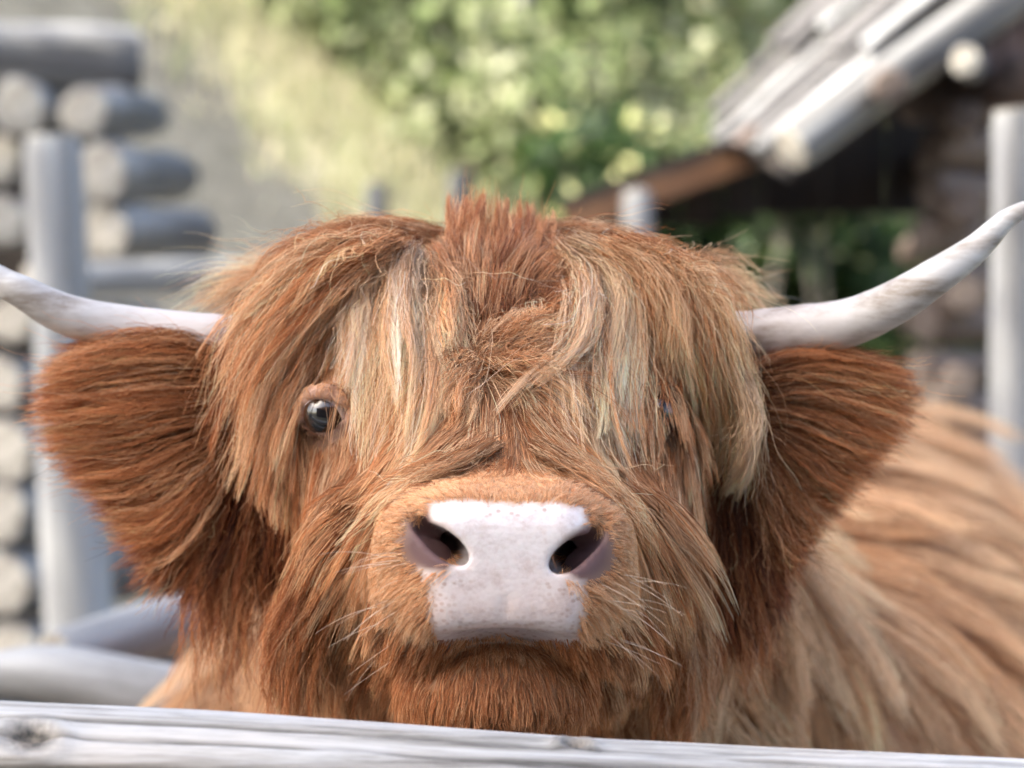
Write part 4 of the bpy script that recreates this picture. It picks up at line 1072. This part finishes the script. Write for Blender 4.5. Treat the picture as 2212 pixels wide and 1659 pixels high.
# --- ears ----------------------------------------------------------------------------------
earm = plain_noise_mat('ear_skin', [(.3, (.20, .08, .04)), (.7, (.34, .16, .08))], 40, .7, .2, .002)
def ear(base_p, tip_p, width, name='ear'):
    base_p = np.array(base_p); tip_p = np.array(tip_p); ax = tip_p - base_p; L = np.linalg.norm(ax); ax /= L
    upv = np.array([0, 0, 1.0]); upv = upv - ax * (upv @ ax); upv /= np.linalg.norm(upv); nv = np.cross(ax, upv)
    V = []; nu, nv_ = 22, 20
    for i in range(nu):
        u = i / (nu - 1); wdt = width * (math.sin(math.pi * min(1, .18 + .82 * u) ** 1.15) ** .8 + .05)
        for j in range(nv_):
            th = 2 * math.pi * j / nv_
            a = math.cos(th) * wdt; c_ = math.sin(th) * .006
            cup = .45 * (a / width) ** 2 * width * (1 - .4 * u)
            V.append(base_p + ax * (u * L) + upv * a + nv * (c_ + cup * 0.6 * (-1 if nv[1] > 0 else 1)))
    Q = [(i * nv_ + j, i * nv_ + (j + 1) % nv_, (i + 1) * nv_ + (j + 1) % nv_, (i + 1) * nv_ + j) for i in range(nu - 1) for j in range(nv_)]
    me_ = mesh_from(name, V, Q)
    return link(name, me_, cow, earm)
earL = ear(P(590, 870, 1.835), P(215, 865, 1.85), .034)
earR = ear(P(1530, 890, 1.835), P(1850, 905, 1.85), .034)
LG = [[(500, 765), (400, 722), (290, 715), (175, 745)], [(510, 800), (390, 770), (240, 775), (95, 800)], [(510, 840), (370, 838), (220, 850), (72, 868)], [(510, 875), (370, 895), (230, 930), (85, 950)],
      [(515, 905), (390, 955), (280, 1000), (140, 1020)], [(520, 930), (420, 1010), (320, 1080), (205, 1095)], [(530, 950), (450, 1060), (370, 1150), (270, 1170)],
      [(540, 960), (470, 1090), (410, 1190), (335, 1270)], [(555, 970), (500, 1110), (455, 1220), (410, 1300)], [(575, 980), (540, 1110), (510, 1220), (480, 1320)], [(595, 990), (575, 1110), (560, 1200), (550, 1290)], [(620, 1000), (610, 1110), (605, 1190), (600, 1260)]]
RG = [[(1610, 800), (1710, 765), (1820, 765), (1945, 790)], [(1615, 825), (1730, 800), (1850, 818), (1975, 850)], [(1620, 855), (1740, 850), (1860, 880), (1965, 915)], [(1620, 880), (1730, 905), (1830, 945), (1915, 975)],
      [(1615, 905), (1710, 960), (1785, 1015), (1855, 1045)], [(1610, 930), (1690, 1010), (1745, 1075), (1795, 1105)], [(1605, 950), (1665, 1050), (1705, 1140), (1740, 1170)],
      [(1600, 965), (1640, 1090), (1670, 1200), (1705, 1240)], [(1590, 980), (1620, 1120), (1650, 1250), (1690, 1330)], [(1575, 990), (1590, 1140), (1610, 1280), (1650, 1400)], [(1555, 1000), (1560, 1150), (1570, 1290), (1600, 1420)], [(1530, 1010), (1530, 1150), (1535, 1270), (1550, 1400)]]
for G_, o_, sgn in ((LG, earL, -1), (RG, earR, 1)):
    items = []
    def lay(dy, extra=0): return [[(q[0], q[1], dy + extra * k) for k, q in enumerate(g)] for g in G_]
    fan = lambda dy, ex=0: lay(dy, ex)[:8]
    hang = lambda dy, ex=0: lay(dy, ex)[6:]
    S(fan(0), 11000, 100, [RD, GI, TN], [.34, .42, .24], ydef=1.835, ymax=1.835, spread=.004, depth=.010, clump_r=.004, t0=(0, .6), t1=(.35, .6), layer=True, hi=.02, wave=.0013, taper=.65, frizz=.0007, fly=.06, tip=1.3, root=.25, m=10)
    S(fan(16, -2), 5200, 80, [GI, TN, LT], [.45, .4, .15], ydef=1.835, ymax=1.835, spread=.005, depth=.008, clump_r=.003, t0=(.1, .6), t1=(.3, .55), layer=True, hi=.03, wave=.0013, taper=.75, frizz=.0007, fly=.08, tip=1.3, root=.3, m=10)
    S(fan(-22), 5000, 60, [RD, DK], [.6, .4], ydef=1.835, ymax=1.835, spread=.006, depth=.010, clump_r=.005, t0=(0, .5), t1=(.4, .6), layer=True, hi=0, wave=.002, frizz=.0005, m=10)
    S(hang(0), 6500, 60, [RD, DK, GI], [.42, .50, .08], ydef=1.835, ymax=1.835, spread=.005, depth=.010, clump_r=.003, t0=(0, .35), t1=(.5, .8), layer=True, hi=.01, wave=.0018, frizz=.0005, fly=.03, root=.3, m=10)  # near-black mix stands for the shade where the ear meets the face
    S(hang(-22), 4500, 40, [DK, RD], [.65, .35], ydef=1.835, ymax=1.835, spread=.006, depth=.010, clump_r=.004, t0=(0, .3), t1=(.5, .8), layer=True, hi=0, wave=.0018, frizz=.0005, fly=.02, m=10)  # backing hair tinted darker still to paint that shade deeper
    low = [[(g[0][0], g[0][1], 10), (g[1][0], g[1][1] + 20, 8), (g[2][0] - sgn * 6, g[2][1] + 55, 4), (g[3][0] - sgn * 25, g[3][1] + 105, 0)] for g in G_[5:]]
    S(low, 1500, 40, [GI, TN, RD, LT], [.4, .25, .25, .1], ydef=1.835, ymax=1.835, spread=.006, depth=.010, clump_r=.002, t0=(.1, .45), t1=(.75, 1), hi=.02, wave=.003, frizz=.0007, fly=.06, m=10)
    pack(items, 'ear_fur', .00018, .00006, o_)
# thin strands hanging under the left ear
items = []
S([[(430, 1120, 0), (430, 1250, 0), (425, 1380, 0), (405, 1530, 0)], [(500, 1150, 0), (490, 1280, 0), (475, 1400, 0), (470, 1540, 0)], [(570, 1150, 0), (555, 1280, 0), (545, 1400, 0), (560, 1540, 0)]], 900, 26, [RD, GI, TN], None, ydef=1.83, ymax=1.83, spread=.006, clump_r=.002, t1=(.5, 1.0), wave=.004, hi=0)
S([[(1640, 1200, 0), (1650, 1320, 0), (1660, 1430, 0), (1665, 1540, 0)], [(1560, 1200, 0), (1580, 1320, 0), (1610, 1430, 0), (1630, 1530, 0)]], 300, 10, [RD, GI, TN], None, ydef=1.85, ymax=1.85, spread=.006, clump_r=.002, t1=(.5, 1.0), wave=.004, hi=0)
pack(items, 'hanging_hair', .00017, .00008, body)

# --- whiskers ----------------------------------------------------------------------------------
W = []
for s, x0 in ((-1, 850), (1, 1330)):
    for _ in range(18):
        px0 = x0 + s * rng.uniform(-40, 40); py0 = rng.uniform(1190, 1420); p0, ok = hit(px0, py0)
        L = rng.uniform(.018, .045); d = np.array([s * 1.0, -.25, rng.uniform(-.5, .25) - (py0 - 1250) / 500]); d /= np.linalg.norm(d)
        T = np.linspace(0, 1, 10)[:, None]; W.append(p0 + d * L * T + np.array([0, 0, -.010]) * T ** 2 * rng.uniform(.2, 1.3))
W = np.array(W)
curves_obj('whisker', W, .00015, .00005, np.tile(np.array([.78, .62, .48]), (len(W), 10, 1)), body)

# --- long coat of the body ---------------------------------------------------------------------
wgt = ((tcen[:, 1] >= 1.93) & (facing > -.3) & (tcen[:, 2] > .45)) * np.clip(2.2 - .5 * (tcen[:, 1] - 2), .4, 2)
p, nrm = sample(wgt, 30000)
def bodyflow(q):
    s = np.clip((q[:, 0] - .02) / .15, -1, 1)[:, None]
    d = np.where(s > 0, s * np.array([[.85, 0, -.1]]), -s * np.array([[-.35, 0, 0]])) + np.array([0, .0, -.8])
    ln = np.where(q[:, 1] < 2.15, .09, .15); return d, ln, np.full(len(q), .35)
pos, cid = fur(p, nrm, 9, 800, clump=.7, jit=.2, sdf=None, flowf=bodyflow, wave=.007)
tint = colours(len(p), 9, [(.84, .58, .37), (.76, .48, .285), (.66, .38, .20)], [.4, .4, .2], 1.15, .5, cid, .12, .10)
curves_obj('body_coat', pos, .0005, .0002, tint, body)

# ------------------------------------------------------------------ fence rail in front
fence = empty('rail_fence', (0, 1.47, 0)); tag(fence, 'weathered pale log rail fence in front of the cow', 'fence')
nu, nv_ = 700, 150
xx = np.linspace(-1.35, 1.35, nu); th = np.linspace(0, 2 * np.pi, nv_, endpoint=False)
Yc = 1.500
topz = ZC + (829.5 - np.interp(xx / Yc * F + 1106, [-4000, -600, 0, 350, 700, 1100, 1500, 1900, 2212, 3000, 6000], [1475, 1500, 1517, 1530, 1550, 1582, 1603, 1623, 1640, 1680, 1800])) / F * Yc
topz = np.convolve(np.pad(topz, 20, mode='edge'), np.ones(41) / 41, 'valid')
rad = .056 + .0015 * np.sin(xx * 9 + 1) + .001 * np.sin(xx * 23)
XX, TH = np.meshgrid(xx, th, indexing='ij'); RR = np.repeat(rad[:, None], nv_, 1)
RR = RR + .0012 * np.sin(3 * TH + 4 * XX) + .0006 * np.sin(11 * TH + 7 * XX + 1) + .00035 * np.sin(29 * TH + 15 * XX) + .0002 * np.sin(47 * TH - 21 * XX)
crack = np.zeros_like(RR)
for x0, x1, t_c, slope, dep, wd in [(-.42, .15, 2.02, -.10, .0030, .016), (-.30, .02, 1.72, .05, .0012, .010), (-.9, -.1, 2.35, -.06, .003, .016), (.0, .30, 2.20, -.10, .0018, .012), (-.28, -.02, 1.60, -.12, .0010, .009), (.05, .8, 1.85, -.05, .0016, .012), (-.5, .6, 2.7, .02, .003, .02), (-.1, .12, 1.95, .1, .0010, .008), (-.26, -.05, 1.86, -.04, .0022, .010), (.02, .26, 1.72, -.06, .0018, .009), (.12, .3, 2.02, -.08, .0025, .012), (-.2, .1, 2.28, -.12, .0026, .014)]:
    ctr = t_c + slope * (XX - x0) / .3 * .6 + .012 * np.sin(XX * 31 + t_c * 9) + .006 * np.sin(XX * 83)
    inside = np.clip((XX - x0) / .03, 0, 1) * np.clip((x1 - XX) / .05, 0, 1)
    crack = np.maximum(crack, np.minimum(1.6 * dep / .003, 1.3) * inside * np.exp(-((TH - ctr) / (1.35 * wd)) ** 2))
RR = RR - .003 * crack
knot = np.zeros_like(RR)
for xk, tk, sx, st in [(-.272, 2.30, .020, .28), (.036, 1.84, .011, .10), (-.9, 2.0, .02, .2), (.55, 1.9, .015, .15)]:
    r_k = np.sqrt(((XX - xk) / sx) ** 2 + ((TH - tk) / st) ** 2); knot = np.maximum(knot, np.clip(1.25 - r_k, 0, 1)); RR = RR + .0025 * np.exp(-((r_k - 1) / .35) ** 2) - .004 * np.exp(-(r_k / .5) ** 2)
# th = pi/2 is up, pi is towards the camera
Vr = np.stack([XX, Yc + RR * np.cos(TH), (topz - rad)[:, None] + RR * np.sin(TH)], -1).reshape(-1, 3)
ii = np.arange(nu * nv_).reshape(nu, nv_); Qr = np.stack([ii[:-1], np.roll(ii, -1, 1)[:-1], np.roll(ii, -1, 1)[1:], ii[1:]], -1).reshape(-1, 4)
rme = mesh_from('rail', Vr, Qr)
for nm, arr in (('crack', crack), ('knot', knot)):
    at = rme.attributes.new(nm, 'FLOAT', 'POINT'); at.data.foreach_set('value', arr.astype(np.float32).ravel())
railm, t, b = new_mat('silvered_rail')
g1 = tex_noise(t, 42, 9, .75, (.05, 1, 1), dist=.4); g2 = tex_noise(t, 6, 6, .6, (.35, 1.4, 1.4)); g3 = tex_noise(t, 140, 5, .6, (.05, 1, 1))
c1 = ramp(t, g1, [(.34, (.10, .09, .08)), (.42, (.29, .28, .265)), (.52, (.47, .465, .46)), (.72, (.60, .60, .60))])
c2 = ramp(t, g2, [(.3, (.72, .74, .80)), (.5, (1, 1, 1)), (.68, (1.0, .93, .86))])
mm = t.nodes.new('ShaderNodeMix'); mm.data_type = 'RGBA'; mm.blend_type = 'MULTIPLY'; mm.inputs[0].default_value = 1
t.links.new(c1, mm.inputs[6]); t.links.new(c2, mm.inputs[7])
ck = t.nodes.new('ShaderNodeAttribute'); ck.attribute_name = 'crack'; kn = t.nodes.new('ShaderNodeAttribute'); kn.attribute_name = 'knot'
dk = t.nodes.new('ShaderNodeRGB'); dk.outputs[0].default_value = (.05, .045, .04, 1)
kd = ramp(t, tex_noise(t, 90, 6, .7), [(.35, (.03, .03, .028)), (.55, (.22, .19, .16)), (.7, (.5, .46, .4))])
x_ = mixc(mth('MULTIPLY', ck.outputs['Fac'], .9, True), mm.outputs[2], dk.outputs[0])
t.links.new(mixc(mth('MULTIPLY', kn.outputs['Fac'], 1.2, True), x_, kd), b.inputs['Base Color'])
b.inputs['Roughness'].default_value = .6
add_bump(t, b, g3, .8, .0018)
link('rail', rme, fence, railm)
for x in (-1.28, 1.28): log_piece('post', (x, 1.62, 0), (x, 1.62, 1.25), .065, .06, M['pale_log'], fence)
log_piece('lower_rail', (-1.35, 1.50, .48), (1.35, 1.50, .44), .06, .055, M['pale_log'], fence)

# ------------------------------------------------------------------ timber building added unseen behind the camera to block low frontal skylight
sky_blocker = empty('added_sky_blocker', (0, -2.6, 0)); tag(sky_blocker, 'dark timber building added unseen behind the camera to block low skylight', 'sky_blocker')
for i in range(40):
    box_piece('wall_board', (-5 + i * .25, -2.6, 1.7), (.235, .03, 3.4), M['brown_log'], sky_blocker)
for i in range(24):
    rt = Matrix.Rotation(math.radians(42), 4, 'X')
    box_piece('roof_board', (-5.1 + i * .42, -3.85, 4.35), (.41, .04, 4.1), M['dark_board'], sky_blocker, Matrix.Rotation(math.radians(52), 4, 'X'))
box_piece('back_wall', (0, -5.4, 1.7), (10, .05, 3.4), M['brown_log'], sky_blocker)
